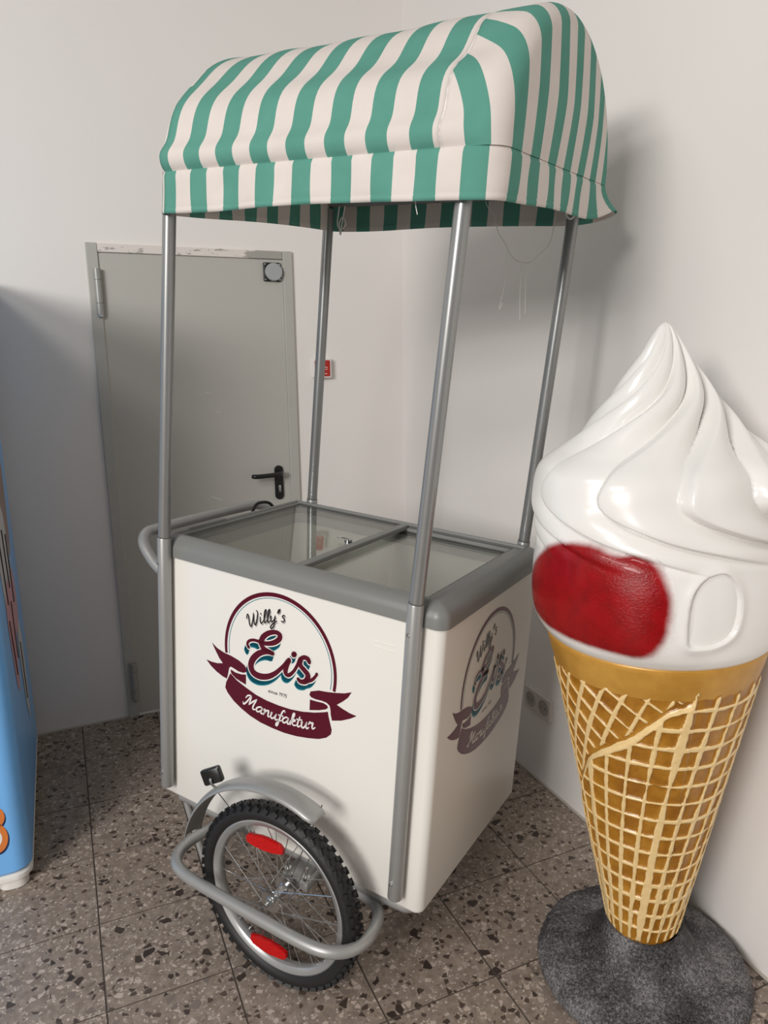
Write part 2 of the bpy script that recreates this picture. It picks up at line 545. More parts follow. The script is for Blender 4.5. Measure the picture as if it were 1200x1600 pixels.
wall_scratch(-0.910, 0.935, -0.862, 0.915)
wall_scratch(-0.905, 1.372, -0.898, 1.371, 0.0012); wall_scratch(-0.893, 1.371, -0.887, 1.371, 0.0012)
wall_scratch(-0.865, 1.292, -0.861, 1.291, 0.0016); wall_scratch(-0.855, 1.291, -0.851, 1.290, 0.0016)

# ------------------------------------------------------------------ call point on back wall
cpnt = empty('fire_call_point', (-0.401, 0.0, 1.420))
tag(cpnt, 'small red and white fire alarm call point on the wall beside the door', 'alarm button')
loops = []
for yy, s in ((0.0, 0.0), (-0.026, 0.0), (-0.030, 0.003)):
    loops.append([(x, yy, z) for x, z in rrect(-0.042+s, 0.042-s, 0.0+s, 0.084-s, 0.009-s, 6)])
vs_, fs_ = loft(loops, cap1=True)
mesh_obj('housing', vs_, fs_, 'white_plastic', cpnt)
loops = []
for yy, s in ((-0.0298, 0.0), (-0.0320, 0.001)):
    loops.append([(x, yy, z) for x, z in rrect(-0.035+s, 0.035-s, 0.007+s, 0.077-s, 0.005-s, 5)])
vs_, fs_ = loft(loops, cap1=True)
rp = mesh_obj('red_face', vs_, fs_, 'red_box', cpnt)
for (a, b, c, d) in ((0.006, 0.022, 0.045, 0.0475), (0.012, 0.022, 0.037, 0.039), (0.010, 0.020, 0.018, 0.0205), (-0.026, -0.022, 0.035, 0.060)):
    MB().box(a, b, -0.0326, -0.0318, c, d).build('white_mark', 'whiteprint', rp, smooth=False)

# ------------------------------------------------------------------ double wall socket
so = empty('wall_socket', (0.0, -1.122, 0.258))
tag(so, 'double white wall socket low on the wall between cart and cone', 'socket')
loops = []
for xx, s in ((0.0, 0.0), (-0.009, 0.0), (-0.012, 0.003)):
    loops.append([(xx, y, z) for y, z in rrect(-0.078+s, 0.078-s, 0.0+s, 0.084-s, 0.008-s, 5)])
vs_, fs_ = loft(loops, cap1=True)
mesh_obj('cover_plate', vs_, fs_, 'outlet', so)
for yc_ in (-0.038, 0.038):
    wl = MB().lathe([(0.0285, -0.0125), (0.022, -0.0135), (0.0205, -0.0128), (0.0200, -0.0122), (0.0, -0.0122)], 32, 'X', (0, yc_, 0.042)).build('socket_well', 'outlet_well', so)
    ho = MB()
    for dy in (-0.0095, 0.0095):
        ho.lathe([(0.0028, -0.0127), (0.0, -0.0127)], 10, 'X', (0, yc_+dy, 0.042))
    ho.build('pin_hole', 'black', wl)

# ------------------------------------------------------------------ ice cream cart
W, D, H, HL = 0.851, 0.593, 0.7126, 0.0535
cart = empty('ice_cream_cart')
tag(cart, 'white ice cream freezer cart with striped green canopy and bicycle wheel', 'cart')
cart.matrix_world = (Matrix.Translation((-1.30597, -1.10031, 0.30824)) @ Matrix.Rotation(math.radians(-55.2465), 4, 'Z')
                     @ Matrix.Rotation(math.radians(3.79978), 4, 'Y') @ Matrix.Rotation(math.radians(-1.09875), 4, 'X'))

# body shell: outer skin, bottom, open on top
loops = []
for s, z in ((0.010, 0.0), (0.003, 0.003), (0.0, 0.010), (0.0, 0.25), (0.0, 0.50), (0.0, H+0.004), (0.045, H+0.004)):
    loops.append([(x, y, z) for x, y in rrect(s, W-s, s, D-s, max(0.022-s*0.5, 0.006), 8)])
vs_, fs_ = loft(loops, cap0=True)
body = mesh_obj('freezer_body', vs_, fs_, 'body_white', cart, sharp=50)
# pressed slot on the front
MB().tube([(0.684, 0.0005, 0.6475), (0.738, 0.0005, 0.6475)], 0.0016, 8).build('pressed_slot', 'body_white', body)
MB().tube([(0.684, 0.0005, 0.6345), (0.738, 0.0005, 0.6345)], 0.0016, 8).build('pressed_slot', 'body_white', body)
# inner liner
loops = []
for s, z in ((0.050, H+0.020), (0.052, H-0.012)):
    loops.append([(x, y, z) for x, y in rrect(s, W-s, s-0.012, D-s+0.012, 0.03, 6)])
vs_, fs_ = loft(loops)
mesh_obj('freezer_collar', vs_, fs_, 'liner_grey', cart)
loops = []
for s, z in ((0.052, H-0.012), (0.060, 0.20), (0.075, 0.185)):
    loops.append([(x, y, z) for x, y in rrect(s, W-s, s-0.012, D-s+0.012, 0.03, 6)])
vs_, fs_ = loft(loops, cap1=True)
mesh_obj('freezer_liner', vs_, fs_, 'liner', cart)

# grey lid frame
ZT = H + HL
prof = [(-0.002, H-0.002), (-0.006, H), (-0.006, H+0.022), (-0.004, H+0.031), (0.002, H+0.040), (0.012, H+0.048), (0.022, ZT-0.001), (0.028, ZT),
        (0.034, ZT), (0.036, ZT-0.003), (0.0365, ZT-0.012), (0.042, ZT-0.014), (0.043, ZT-0.030), (0.050, ZT-0.033)]
loops = []
for s, z in prof:
    loops.append([(x, y, z) for x, y in rrect(s, W-s, s, D-s*0.9, max(0.024-s, 0.0025), 8)])
vs_, fs_ = loft(loops)
lid = mesh_obj('lid_frame', vs_, fs_, 'grey_plastic', cart, sharp=45)
# right end: double track
MB().box(0.788, 0.8135, 0.036, 0.560, ZT-0.012, ZT-0.006, 0.0015).build('slide_track', 'grey_plastic', lid, smooth=False)
MB().box(0.780, 0.788, 0.038, 0.558, ZT-0.022, ZT-0.009, 0.0015).build('slide_track', 'track', lid, smooth=False)
MB().box(0.050, 0.800, 0.551, 0.556, ZT-0.016, ZT-0.005, 0.001).build('slide_track', 'track', lid, smooth=False)
MB().box(0.050, 0.800, 0.5425, 0.5475, ZT-0.020, ZT-0.010, 0.001).build('slide_track', 'grey_plastic', lid, smooth=False)
MB().box(0.038, 0.050, 0.040, 0.555, ZT-0.016, ZT-0.004, 0.001).build('slide_track', 'grey_plastic', lid, smooth=False)
# finger grip on the left rail
MB().box(0.022, 0.036, 0.085, 0.225, ZT-0.001, ZT+0.0035, 0.0015).build('finger_grip', 'grey_plastic', lid, smooth=False)
# two sliding panes
gl1 = MB().box(0.050, 0.440, 0.040, 0.550, ZT-0.0100, ZT-0.0065).build('sliding_pane', 'glass', cart, smooth=False)
gl2 = MB().box(0.420, 0.786, 0.040, 0.545, ZT-0.0230, ZT-0.0195).build('sliding_pane', 'glass', cart, smooth=False)
MB().box(0.432, 0.456, 0.038, 0.548, ZT-0.0150, ZT-0.0020, 0.0025).build('pane_edge_bar', 'grey_plastic', gl1, smooth=False)
MB().box(0.408, 0.430, 0.040, 0.545, ZT-0.0290, ZT-0.0175, 0.002).build('pane_edge_bar', 'grey_plastic', gl2, smooth=False)
# lock and key
lk = MB().lathe([(0, ZT-0.0065), (0.0105, ZT-0.0065), (0.0105, ZT+0.002), (0.008, ZT+0.004), (0, ZT+0.004)], 24, 'Z', (0.418, 0.285, 0)).build('lock', 'chrome', gl1)
MB().box(0.392, 0.420, 0.2835, 0.2865, ZT+0.002, ZT+0.0055).box(0.385, 0.398, 0.278, 0.292, ZT+0.0025, ZT+0.0050, 0.001).build('key', 'chrome', gl1, smooth=False)

# canopy posts: lower sleeves screwed to the body, upper poles leaning slightly to the right end
def post(xb, xt, y, side):
    lo = MB().lathe([(0, 0.040), (0.016, 0.041), (0.0178, 0.044), (0.0178, 0.764), (0.0165, 0.767), (0.0, 0.768)], 24, 'Z', (xb, y, 0)).build('post_sleeve', 'silver_paint', cart)
    for z in (0.088, 0.700):
        sgn = -1 if side == 'f' else 1
        MB().lathe([(0, sgn*0.0215), (0.0035, sgn*0.0208), (0.0048, sgn*0.0185), (0.0052, sgn*0.0170), (0, sgn*0.0170)], 14, 'Y', (xb-0.004, y, z)).build('screw', 'chrome', lo)
    up = MB().tube([(xb+0.0003, y, 0.760), (xb+(xt-xb)*0.5, y, 1.20), (xt, y, 1.665)], 0.0158, 24).build('canopy_pole', 'alu_pole', cart)
    MB().tube([(xb, y, 0.764), (xb+0.001, y, 0.7705)], 0.0166, 24).build('pole_collar', 'track', up)
post(0.048, 0.0850, -0.0195, 'f'); post(0.7915, 0.8350, -0.0195, 'f')
post(0.054, 0.0800, D+0.0195, 'r'); post(0.7930, 0.8335, D+0.0195, 'r')

# canopy: barrel roof, end panels, valance
YF, YR, XL, XR = -0.045, 0.640, 0.083, 0.905
YC, AY, HZ, NEX = (YF+YR)/2, (YR-YF)/2, 0.300, 1.92
def zbase(y): return 1.635 + 0.085*(y-YF)
def section(phi, inset=0.0):
    c, s = math.cos(phi), math.sin(phi)
    y = YC - (AY-inset)*math.copysign(abs(c)**(2/NEX), c)
    zr = (HZ-inset)*abs(s)**(2/NEX)
    return y, zr
def outward(phi):
    e = 1e-3
    y0, z0 = section(max(phi-e, 0)); y1, z1 = section(min(phi+e, PI))
    t = Vector((y1-y0, z1-z0)).normalized()
    return Vector((-t.y, t.x))
def puff(phi, x):
    # cloth bulges over the valance seam and sags between the hoops
    q = min(phi, PI-phi)
    d = 0.015*math.exp(-((q-0.11)/0.085)**2) - 0.006*math.exp(-(q/0.03)**2)
    front = 1.0 if phi < PI/2 else 0.6
    d += front*0.0115*math.sin((q-0.30)*9.5 + 1.2*x)*math.exp(-((q-0.55)/0.38)**2)*(0.40+0.9*x)
    d -= 0.006*math.sin(PI*min(max((x-XL)/(0.79-XL), 0), 1))*math.sin(phi)**2
    d += 0.0016*math.sin(31*x+5*phi)*math.sin(phi)
    return d
NP = 90
def phis(): 
    # denser near the eaves
    return [PI*(0.5-0.5*math.cos(PI*i/NP)) for i in range(NP+1)]
PH = phis()
XS_L, XS_R = 0.092, 0.790
vs_, uv_, fs_ = [], [], []
NX = 64
for i in range(NX+1):
    x = XS_L + (XS_R-XS_L)*i/NX
    for ph in PH:
        y, zr = section(ph); n = outward(ph); d = puff(ph, x)
        yy = y+n.x*d; zz = zbase(y)+zr+n.y*d
        vs_.append((x, yy, zz)); uv_.append((x+0.012, ph))
for i in range(NX):
    for k in range(NP):
        a = i*(NP+1)+k
        fs_.append((a, a+1, a+NP+2, a+NP+1))
roof = mesh_obj('canopy_roof', vs_, fs_, 'cloth', cart, uvs=uv_, uvname='stripe', sharp=None)
def end_panel(x_seam, x_fil, x_end, ins, sign, off):
    vs_, uv_, fs_ = [], [], []
    R = abs(x_end-x_fil)
    st = [(x_seam+(x_fil-x_seam)*k/8, 0.0) for k in range(8)]
    fil = [(x_fil+sign*R*math.sin(PI/2*k/8), ins*(1-math.cos(PI/2*k/8))) for k in range(9)]
    rings = st+fil
    # unrolled length outward from the cap edge
    acc = [0.0]
    for a, b in zip(rings[::-1][:-1], rings[::-1][1:]):
        acc.append(acc[-1]+math.hypot(a[0]-b[0], a[1]-b[1]))
    acc = acc[::-1]
    for (x, i_), l in zip(rings, acc):
        for ph in PH:
            y, zr = section(ph, i_); n = outward(ph)
            d = puff(ph, x_seam)*(1-abs(x-x_seam)/abs(x_end-x_seam))
            ye, ze = section(ph, ins)
            vs_.append((x, y+n.x*d, zbase(y)+zr+n.y*d)); uv_.append((ye+n.x*l+off, ze+n.y*l))
    K = 14
    for k in range(1, K+1):
        s = 1-k/K
        for ph in PH:
            y, zr = section(ph, ins)
            y2 = YC+(y-YC)*s; z2 = zr*s
            bul = 0.012*(1-s*s)*sign + 0.003*math.sin(y2*34)*sign*(1-s)
            bul *= max(0.0, min(1.0, z2/0.12))
            vs_.append((x_end+bul, y2, zbase(y2)+z2)); uv_.append((y2+off, z2))
    nr = len(rings)+K
    for i in range(nr-1):
        for k in range(NP):
            a = i*(NP+1)+k
            f = (a, a+1, a+NP+2, a+NP+1)
            fs_.append(f if sign > 0 else f[::-1])
    return mesh_obj('canopy_end_panel', vs_, fs_, 'cloth', cart, uvs=uv_, uvname='stripe', sharp=None)
ep_r = end_panel(XS_R, 0.862, XR, 0.045, 1, 0.177)
ep_l = end_panel(XS_L, 0.0915, XL-0.002, 0.012, -1, 0.165+0.020)
# stitched seam cord between roof and right end panel
for xs_, nm in ((XS_R, roof),):
    pts = []
    for ph in PH[1:-1:2]:
        y, zr = section(ph); n = outward(ph); d = puff(ph, xs_)+0.0005
        pts.append((xs_, y+n.x*d, zbase(y)+zr+n.y*d))
    MB().tube(pts, 0.0013, 6).build('seam_cord', M['thread'], roof)

# valance: open strip run once around the footprint
base_pts = []
def run(ax, ay, bx, by, n):
    for k in range(n): base_pts.append((ax+(bx-ax)*k/n, ay+(by-ay)*k/n))
def arc(cx, cy, r, a0, n=8):
    for k in range(n): 
        a = a0+PI/2*k/n; base_pts.append((cx+r*math.cos(a), cy+r*math.sin(a)))
rFR, rRR, rRL, rFL = 0.048, 0.05, 0.03, 0.012
run(XL+rFL, YF, XR-rFR, YF, 70); arc(XR-rFR, YF+rFR, rFR, -PI/2)
run(XR, YF+rFR, XR, YR-rRR, 50); arc(XR-rRR, YR-rRR, rRR, 0)
run(XR-rRR, YR, XL+rRL, YR, 60); arc(XL+rRL, YR-rRL, rRL, PI/2)
run(XL, YR-rRL, XL, YF+rFL, 50); arc(XL+rFL, YF+rFL, rFL, PI)
base_pts.append(base_pts[0])
NV = len(base_pts)
arcl = [XL+rFL]
for a, b in zip(base_pts[:-1], base_pts[1:]): arcl.append(arcl[-1]+math.hypot(b[0]-a[0], b[1]-a[1]))
vs_, uv_, fs_ = [], [], []
LV = [0.0, 0.06, 0.15, 0.3, 0.5, 0.7, 0.84, 0.88, 0.90, 1.0]
for t in LV:
    for i, (x, y) in enumerate(base_pts):
        a = base_pts[i-1] if i > 0 else base_pts[-2]
        b = base_pts[i+1] if i < NV-1 else base_pts[1]
        tx, ty = b[0]-a[0], b[1]-a[1]; l = math.hypot(tx, ty); nx, ny = ty/l, -tx/l
        L = arcl[i]
        off = -0.0040 + 0.0060*min(t*8, 1) + 0.0035*t*math.sin(17*L+1.0)+0.003*math.sin(PI*t)*math.sin(41*L)
        if t in (0.90,): off += 0.0012
        if t < 0.88: off += 0.001
        # the far right corner flares out
        dc = math.hypot(x-XR, y-(YR-0.05)); off += 0.034*math.exp(-(dc/0.075)**2)*t*t
        lift = 0.030*math.exp(-(dc/0.06)**2)
        drop = 0.090 + 0.003*math.sin(9*L) - lift
        vs_.append((x+nx*off, y+ny*off, zbase(y)+0.004-drop*t)); uv_.append((L, t))
for j in range(len(LV)-1):
    for i in range(NV-1):
        a = j*NV+i
        fs_.append((a, a+NV, a+NV+1, a+1))
val = mesh_obj('canopy_valance', vs_, fs_, 'cloth', cart, uvs=uv_, uvname='stripe', sharp=None)
for o in (roof, ep_r, ep_l, val):
    md = o.modifiers.new('thickness', 'SOLIDIFY'); md.thickness = 0.0014; md.offset = -1
# frame rails under the canopy
MB().tube([(0.090, -0.0195, 1.655), (0.835, -0.0195, 1.655)], 0.011, 12).build('canopy_rail', 'alu_pole', cart)
MB().tube([(0.086, D+0.0195, 1.680), (0.833, D+0.0195, 1.680)], 0.011, 12).build('canopy_rail', 'alu_pole', cart)
for xx in (0.100, 0.825):
    pts = []
    for k in range(21):
        ph = PI*k/20
        y, zr = section(ph, 0.030)
        pts.append((xx-0.02 if xx > 0.5 else xx+0.03, y, zbase(y)+zr+0.004))
    MB().tube(pts, 0.008, 10).build('canopy_hoop', 'alu_pole', cart)
# loose threads and tie loops hanging from the canopy
def thread(pts, r=0.0008):
    MB().tube(catmull(pts, 5), r, 6).build('loose_thread', 'thread', cart)
thread([(0.583, 0.62, 1.690), (0.590, 0.62, 1.660), (0.609, 0.62, 1.639), (0.624, 0.62, 1.604), (0.635, 0.62, 1.583), (0.652, 0.62, 1.563), (0.675, 0.62, 1.529), (0.704, 0.62, 1.514), (0.730, 0.62, 1.516), (0.754, 0.62, 1.538), (0.770, 0.62, 1.552), (0.779, 0.62, 1.577), (0.785, 0.62, 1.640)], 0.0009)
thread([(0.705, 0.62, 1.514), (0.707, 0.62, 1.44), (0.714, 0.62, 1.367)], 0.0005)
thread([(0.716, 0.62, 1.514), (0.722, 0.62, 1.45), (0.727, 0.62, 1.384)], 0.0005)
thread([(0.660, 0.62, 1.545), (0.663, 0.62, 1.470), (0.652, 0.62, 1.395), (0.662, 0.62, 1.41)], 0.0005)
thread([(0.735, -0.03, 1.56), (0.736, -0.028, 1.545), (0.742, -0.03, 1.528)], 0.0008)
thread([(0.126, 0.60, 1.670), (0.121, 0.60, 1.621), (0.135, 0.60, 1.606), (0.151, 0.60, 1.620), (0.140, 0.60, 1.640), (0.128, 0.60, 1.622), (0.134, 0.60, 1.590), (0.136, 0.60, 1.612), (0.146, 0.60, 1.670)], 0.0022)
thread([(0.821, 0.575, 1.660), (0.827, 0.575, 1.622), (0.838, 0.573, 1.612), (0.847, 0.575, 1.623), (0.843, 0.575, 1.660)], 0.0024)

# push handle on the left end, with black cable behind it
hz = 0.735
MB().tube(catmull([(0.004, 0.010, 0.660), (-0.030, 0.012, 0.680), (-0.075, 0.022, 0.715), (-0.098, 0.050, hz), (-0.104, 0.10, hz+0.004), (-0.104, 0.28, hz+0.006), (-0.104, 0.47, hz+0.004), (-0.098, 0.53, hz), (-0.075, 0.57, 0.715), (-0.030, 0.581, 0.680), (0.004, 0.583, 0.660)], 6), 0.0155, 16).build('push_handle', 'silver_paint', cart)
MB().tube(catmull([(-0.010, 0.36, 0.60), (-0.030, 0.40, 0.70), (-0.045, 0.440, 0.752), (-0.040, 0.470, 0.764), (-0.030, 0.505, 0.752), (-0.012, 0.52, 0.70), (-0.004, 0.52, 0.60)], 6), 0.005, 10).build('power_cable', 'black', cart)

# underframe, stand legs
zu = -0.0185
MB().tube(catmull([(0.085, 0.036, zu), (0.30, 0.034, zu), (0.60, 0.034, zu), (0.77, 0.034, zu), (0.805, 0.046, zu), (0.818, 0.080, zu), (0.818, 0.30, zu), (0.818, 0.51, zu), (0.806, 0.545, zu), (0.77, 0.558, zu), (0.40, 0.558, zu), (0.095, 0.558, zu), (0.066, 0.54, zu), (0.058, 0.30, zu), (0.062, 0.06, zu)], 6, closed=True), 0.018, 16, closed=True).build('underframe', 'silver_paint', cart)
MB().box(0.30, 0.70, 0.03, D-0.03, -0.018, -0.001).build('floor_plate', 'silver_paint', cart, smooth=False)
for yy in (0.055, D-0.055):
    MB().tube([(0.030, yy, -0.022), (0.100, yy, -0.190), (0.146, yy, -0.287)], 0.0105, 12).build('stand_leg', 'silver_paint', cart)
MB().tube([(0.112, 0.055, -0.215), (0.112, D-0.055, -0.215)], 0.007, 10).build('stand_bar', 'silver_paint', cart)

# wheels
WX, WZ, WY = 0.5105, -0.0353, -0.097
RT, RR = 0.2405, 0.199
def make_wheel(y0, z0, side):
    near = -1 if side == 'f' else 1
    prof = []
    for k in range(17):
        a = 2*PI*k/16
        prof.append((0.191 + 0.0, 0))
    pr = [(RR-0.001, -0.012), (RR+0.001, -0.0165), (RR+0.002, -0.0120), (RR-0.004, -0.0105), (0.1855, -0.0095), (0.1830, -0.006), (0.1825, 0.0), (0.1830, 0.006), (0.1855, 0.0095), (RR-0.004, 0.0105), (RR+0.002, 0.0120), (RR+0.001, 0.0165), (RR-0.001, 0.012)]
    pr = [(RR+0.001, -0.0150), (RR-0.002, -0.0165), (0.1850, -0.0120), (0.1822, -0.008), (0.1815, 0.0), (0.1822, 0.008), (0.1850, 0.0120), (RR-0.002, 0.0165), (RR+0.001, 0.0150), (RR-0.004, 0.012), (RR-0.006, 0.0), (RR-0.004, -0.012), (RR+0.001, -0.0150)]
    wh = MB().lathe(pr, 96, 'Y', (0, 0, 0)).build('wheel', 'rim', cart)
    wh.location = (WX, y0, z0)
    # tyre with knobbly tread
    ty = MB()
    tp = []
    for k in range(15):
        a = math.radians(-58 + 296*k/14)
        tp.append((0.2155 + 0.0205*math.sin(a), 0.0235*math.cos(a)*(-1)))
    ty.lathe([(RR-0.003, tp[0][1])]+tp+[(RR-0.003, tp[-1][1])], 120, 'Y', (0, 0, 0))
    NK = 52
    for k in range(NK):
        for row, (yy, rad, sx, sy, sz, tilt) in enumerate(((-0.0185, 0.2305, 0.0150, 0.0095, 0.0085, -0.75), (0.0185, 0.2305, 0.0150, 0.0095, 0.0085, 0.75), (-0.006, 0.2365, 0.0095, 0.0085, 0.0080, -0.15), (0.006, 0.2365, 0.0095, 0.0085, 0.0080, 0.15))):
            a = 2*PI*(k + (0.5 if row in (1, 3) else 0.0) + (0.25 if row > 1 else 0))/NK
            m = Matrix.Rotation(-a, 4, 'Y') @ Matrix.Translation((rad, yy, 0)) @ Matrix.Rotation(tilt, 4, 'Z') @ Matrix.Rotation(0.35*(1 if row % 2 else -1), 4, 'X')
            ty.box(-sz/2, sz/2, -sy/2, sy/2, -sx/2, sx/2, 0.0, m)
    ty.build('tyre', 'rubber', wh, sharp=30)
    hub = MB().lathe([(0, -0.034), (0.010, -0.034), (0.0125, -0.031), (0.0125, -0.029), (0.029, -0.0285), (0.029, -0.0255), (0.014, -0.023), (0.012, 0.0), (0.014, 0.023), (0.029, 0.0255), (0.029, 0.0285), (0.0125, 0.029), (0.0125, 0.031), (0.010, 0.034), (0, 0.034)], 28, 'Y').build('hub', 'chrome', wh)
    MB().tube([(0, near*-0.085, 0), (0, near*0.050, 0)], 0.0062, 14).build('axle', 'chrome', hub)
    MB().lathe([(0, near*0.034), (0.0105, near*0.034), (0.0105, near*0.042), (0, near*0.042)], 6, 'Y').build('axle_nut', 'chrome', hub)
    NS = 32
    for k in range(NS):
        sd = 1 if k % 2 else -1
        tw = math.radians(62)*(1 if (k//2) % 2 else -1)
        a = 2*PI*k/NS + 0.05
        p0 = Vector((0.027*math.cos(a+tw), sd*0.027, 0.027*math.sin(a+tw)))
        p1 = Vector((0.184*math.cos(a), sd*0.003, 0.184*math.sin(a)))
        MB().tube([p0, p1], 0.00115, 6).build('spoke', 'chrome', wh)
    # two red reflectors clipped between the spokes
    for (cx, cz, rot) in ((-0.034, 0.135, 0.11), (-0.015, -0.150, 0.04)):
        b = []
        outl = [(-0.058, -0.004), (-0.056, 0.008), (-0.030, 0.014), (0.0, 0.016), (0.030, 0.014), (0.056, 0.008), (0.058, -0.004), (0.050, -0.013), (0.012, -0.019), (-0.012, -0.019), (-0.050, -0.013)]
        if cz > 0: outl = [(x_, -z_) for x_, z_ in outl[::-1]]
        ro = []
        for yy, s in ((-0.006, 0.94), (-0.004, 1.0), (0.004, 1.0), (0.006, 0.94)):
            ro.append([(x_*s, yy, z_*s) for x_, z_ in outl])
        vv, ff = loft(ro, cap0=True, cap1=True)
        rf = mesh_obj('wheel_reflector', vv, ff, 'reflector', wh, sharp=30)
        rf.location = (cx, near*0.012, cz); rf.rotation_euler = (0, -rot, 0)
    return wh
w = NT('red_reflector')
oc = w.obj_coord()
ck = w.n.new('ShaderNodeTexVoronoi'); ck.inputs['Scale'].default_value = 260; w.link(oc, ck.inputs['Vector'])
w.link(w.mix(ck.outputs['Distance'], lin((214, 12, 14)), lin((150, 4, 6))), w.b.inputs['Base Color'])
w.b.inputs['Roughness'].default_value = 0.2
M['reflector'] = w.m
make_wheel(WY, WZ, 'f')
make_wheel(D-WY, WZ+0.0135, 'r')

# mudguards, bumper bars, brackets
def side_gear(y0, sgn):
    # mudguard arc
    vs_, fs_ = [], []
    A0, A1, NA, NC = math.radians(66), math.radians(171), 40, 10
    for i in range(NA+1):
        a = A0+(A1-A0)*i/NA
        for k in range(NC+1):
            b = -1+2*k/NC
            r = 0.298 - 0.012*b*b*abs(b)
            wd = 0.031
            if i == 0: wd *= 0.75
            if i == 1: wd *= 0.93
            vs_.append((WX + r*math.cos(a), y0 + sgn*0.004 + wd*b, WZ + r*math.sin(a)))
    for i in range(NA):
        for k in range(NC):
            q = i*(NC+1)+k
            fs_.append((q, q+1, q+NC+2, q+NC+1))
    mg = mesh_obj('mudguard', vs_, fs_, 'silver_paint', cart)
    md = mg.modifiers.new('thickness', 'SOLIDIFY'); md.thickness = 0.0016; md.offset = 0
    # stays
    for ang in (70, 142):
        a = math.radians(ang)
        for s2 in (-sgn,):
            MB().tube([(WX+0.294*math.cos(a), y0+s2*0.028, WZ+0.294*math.sin(a)), (WX+0.02*math.cos(a), y0+s2*0.040, WZ+0.02*math.sin(a))], 0.0015, 6).build('mudguard_stay', 'chrome', mg)
    # bumper hoop around the wheel
    B = [(0.205, 0.035), (0.196, -0.02), (0.190, -0.070), (0.196, -0.115), (0.222, -0.152), (0.275, -0.171), (0.39, -0.174), (0.52, -0.174), (0.64, -0.172), (0.705, -0.160), (0.745, -0.128), (0.760, -0.080), (0.752, -0.025), (0.730, 0.010), (0.695, 0.028), (0.62, 0.034)]
    pts = [(x_, y_ if sgn < 0 else D-y_, -0.044) for x_, y_ in B]
    MB().tube(catmull(pts, 6), 0.0145, 16).build('bumper_bar', 'silver_paint', cart)
    # axle bracket with two clamp bolts
    ya, yb = (-0.046, 0.03) if sgn < 0 else (D-0.03, D+0.046)
    br = MB().box(WX-0.030, WX+0.050, ya, yb, WZ-0.010, WZ+0.016, 0.005).box(WX-0.012, WX+0.012, ya-0.004, yb+0.004, WZ-0.030, WZ+0.006, 0.004).build('axle_bracket', 'silver_paint', cart)
    for xo in (-0.020, 0.038):
        yy = (ya+0.012) if sgn < 0 else (yb-0.012)
        MB().tube([(WX+xo, yy, WZ-0.006), (WX+xo, yy, WZ+0.050)], 0.0045, 10).lathe([(0, WZ+0.016), (0.0095, WZ+0.016), (0.0095, WZ+0.026), (0, WZ+0.026)], 6, 'Z', (WX+xo, yy, 0)).build('clamp_bolt', 'chrome', br)
    return mg
mg = side_gear(WY, -1)
side_gear(D-WY, 1)
# black reflector housing standing on the mudguard
m = Matrix.Translation((0.312, -0.118, 0.226)) @ Matrix.Rotation(math.radians(-28), 4, 'Y') @ Matrix.Rotation(math.radians(18), 4, 'Z')
loops = []
for yy, s in ((-0.006, 0.003), (-0.003, 0.0), (0.006, 0.0), (0.007, 0.002)):
    loops.append([m @ Vector((x_, yy, z_)) for x_, z_ in rrect(-0.027+s, 0.027-s, -0.020+s, 0.020-s, 0.006, 5)])
vs_, fs_ = loft(loops, cap0=True, cap1=True)
rb = mesh_obj('mudguard_reflector', vs_, fs_, 'black', cart)
MB().tube(catmull([(0.330, -0.105, 0.188), (0.326, -0.118, 0.198), (0.320, -0.128, 0.212), (0.314, -0.127, 0.224)], 4), 0.0032, 8).build('reflector_clip', 'chrome', rb)

# ------------------------------------------------------------------ printed emblem (front and right end)
TAIL_L = [(-0.2181, -0.0109), (-0.1999, -0.0212), (-0.1766, -0.0271), (-0.151, -0.0293), (-0.1258, -0.0344), (-0.1072, -0.042), (-0.0986, -0.051), (-0.1, -0.0584), (-0.1104, -0.064), (-0.1269, -0.0648), (-0.139, -0.0618), (-0.1522, -0.0591), (-0.1583, -0.0638), (-0.1608, -0.0758), (-0.1632, -0.0871), (-0.1662, -0.0968), (-0.1813, -0.0946), (-0.2022, -0.0874), (-0.2217, -0.0771), (-0.2377, -0.064), (-0.2207, -0.065), (-0.1997, -0.0635), (-0.18, -0.0577), (-0.1919, -0.0473), (-0.205, -0.0302)]
FOLD_L = [(-0.1522, -0.067), (-0.1379, -0.071), (-0.1178, -0.0703), (-0.1019, -0.0663), (-0.1014, -0.0939), (-0.1175, -0.091), (-0.1352, -0.0869), (-0.149, -0.079), (-0.1531, -0.0735)]
BAND = [(-0.1541, -0.078), (-0.1326, -0.0911), (-0.1023, -0.1017), (-0.0675, -0.1114), (-0.0334, -0.116), (0.0048, -0.117), (0.0421, -0.1152), (0.0785, -0.1095), (0.114, -0.1), (0.1399, -0.0905), (0.1527, -0.0847), (0.1554, -0.0963), (0.1605, -0.1122), (0.166, -0.1279), (0.1641, -0.1405), (0.1516, -0.1536), (0.1301, -0.1649), (0.0991, -0.1736), (0.0629, -0.1812), (0.0258, -0.1854), (-0.0123, -0.1855), (-0.0512, -0.1831), (-0.086, -0.176), (-0.1164, -0.165), (-0.142, -0.1522), (-0.1628, -0.1355), (-0.1712, -0.1233), (-0.1682, -0.1075), (-0.1606, -0.0917)]
FOLD_R = [(0.0998, -0.07), (0.1171, -0.0691), (0.1389, -0.0667), (0.1498, -0.0693), (0.1527, -0.0746), (0.146, -0.0811), (0.1268, -0.0894), (0.0997, -0.0981)]
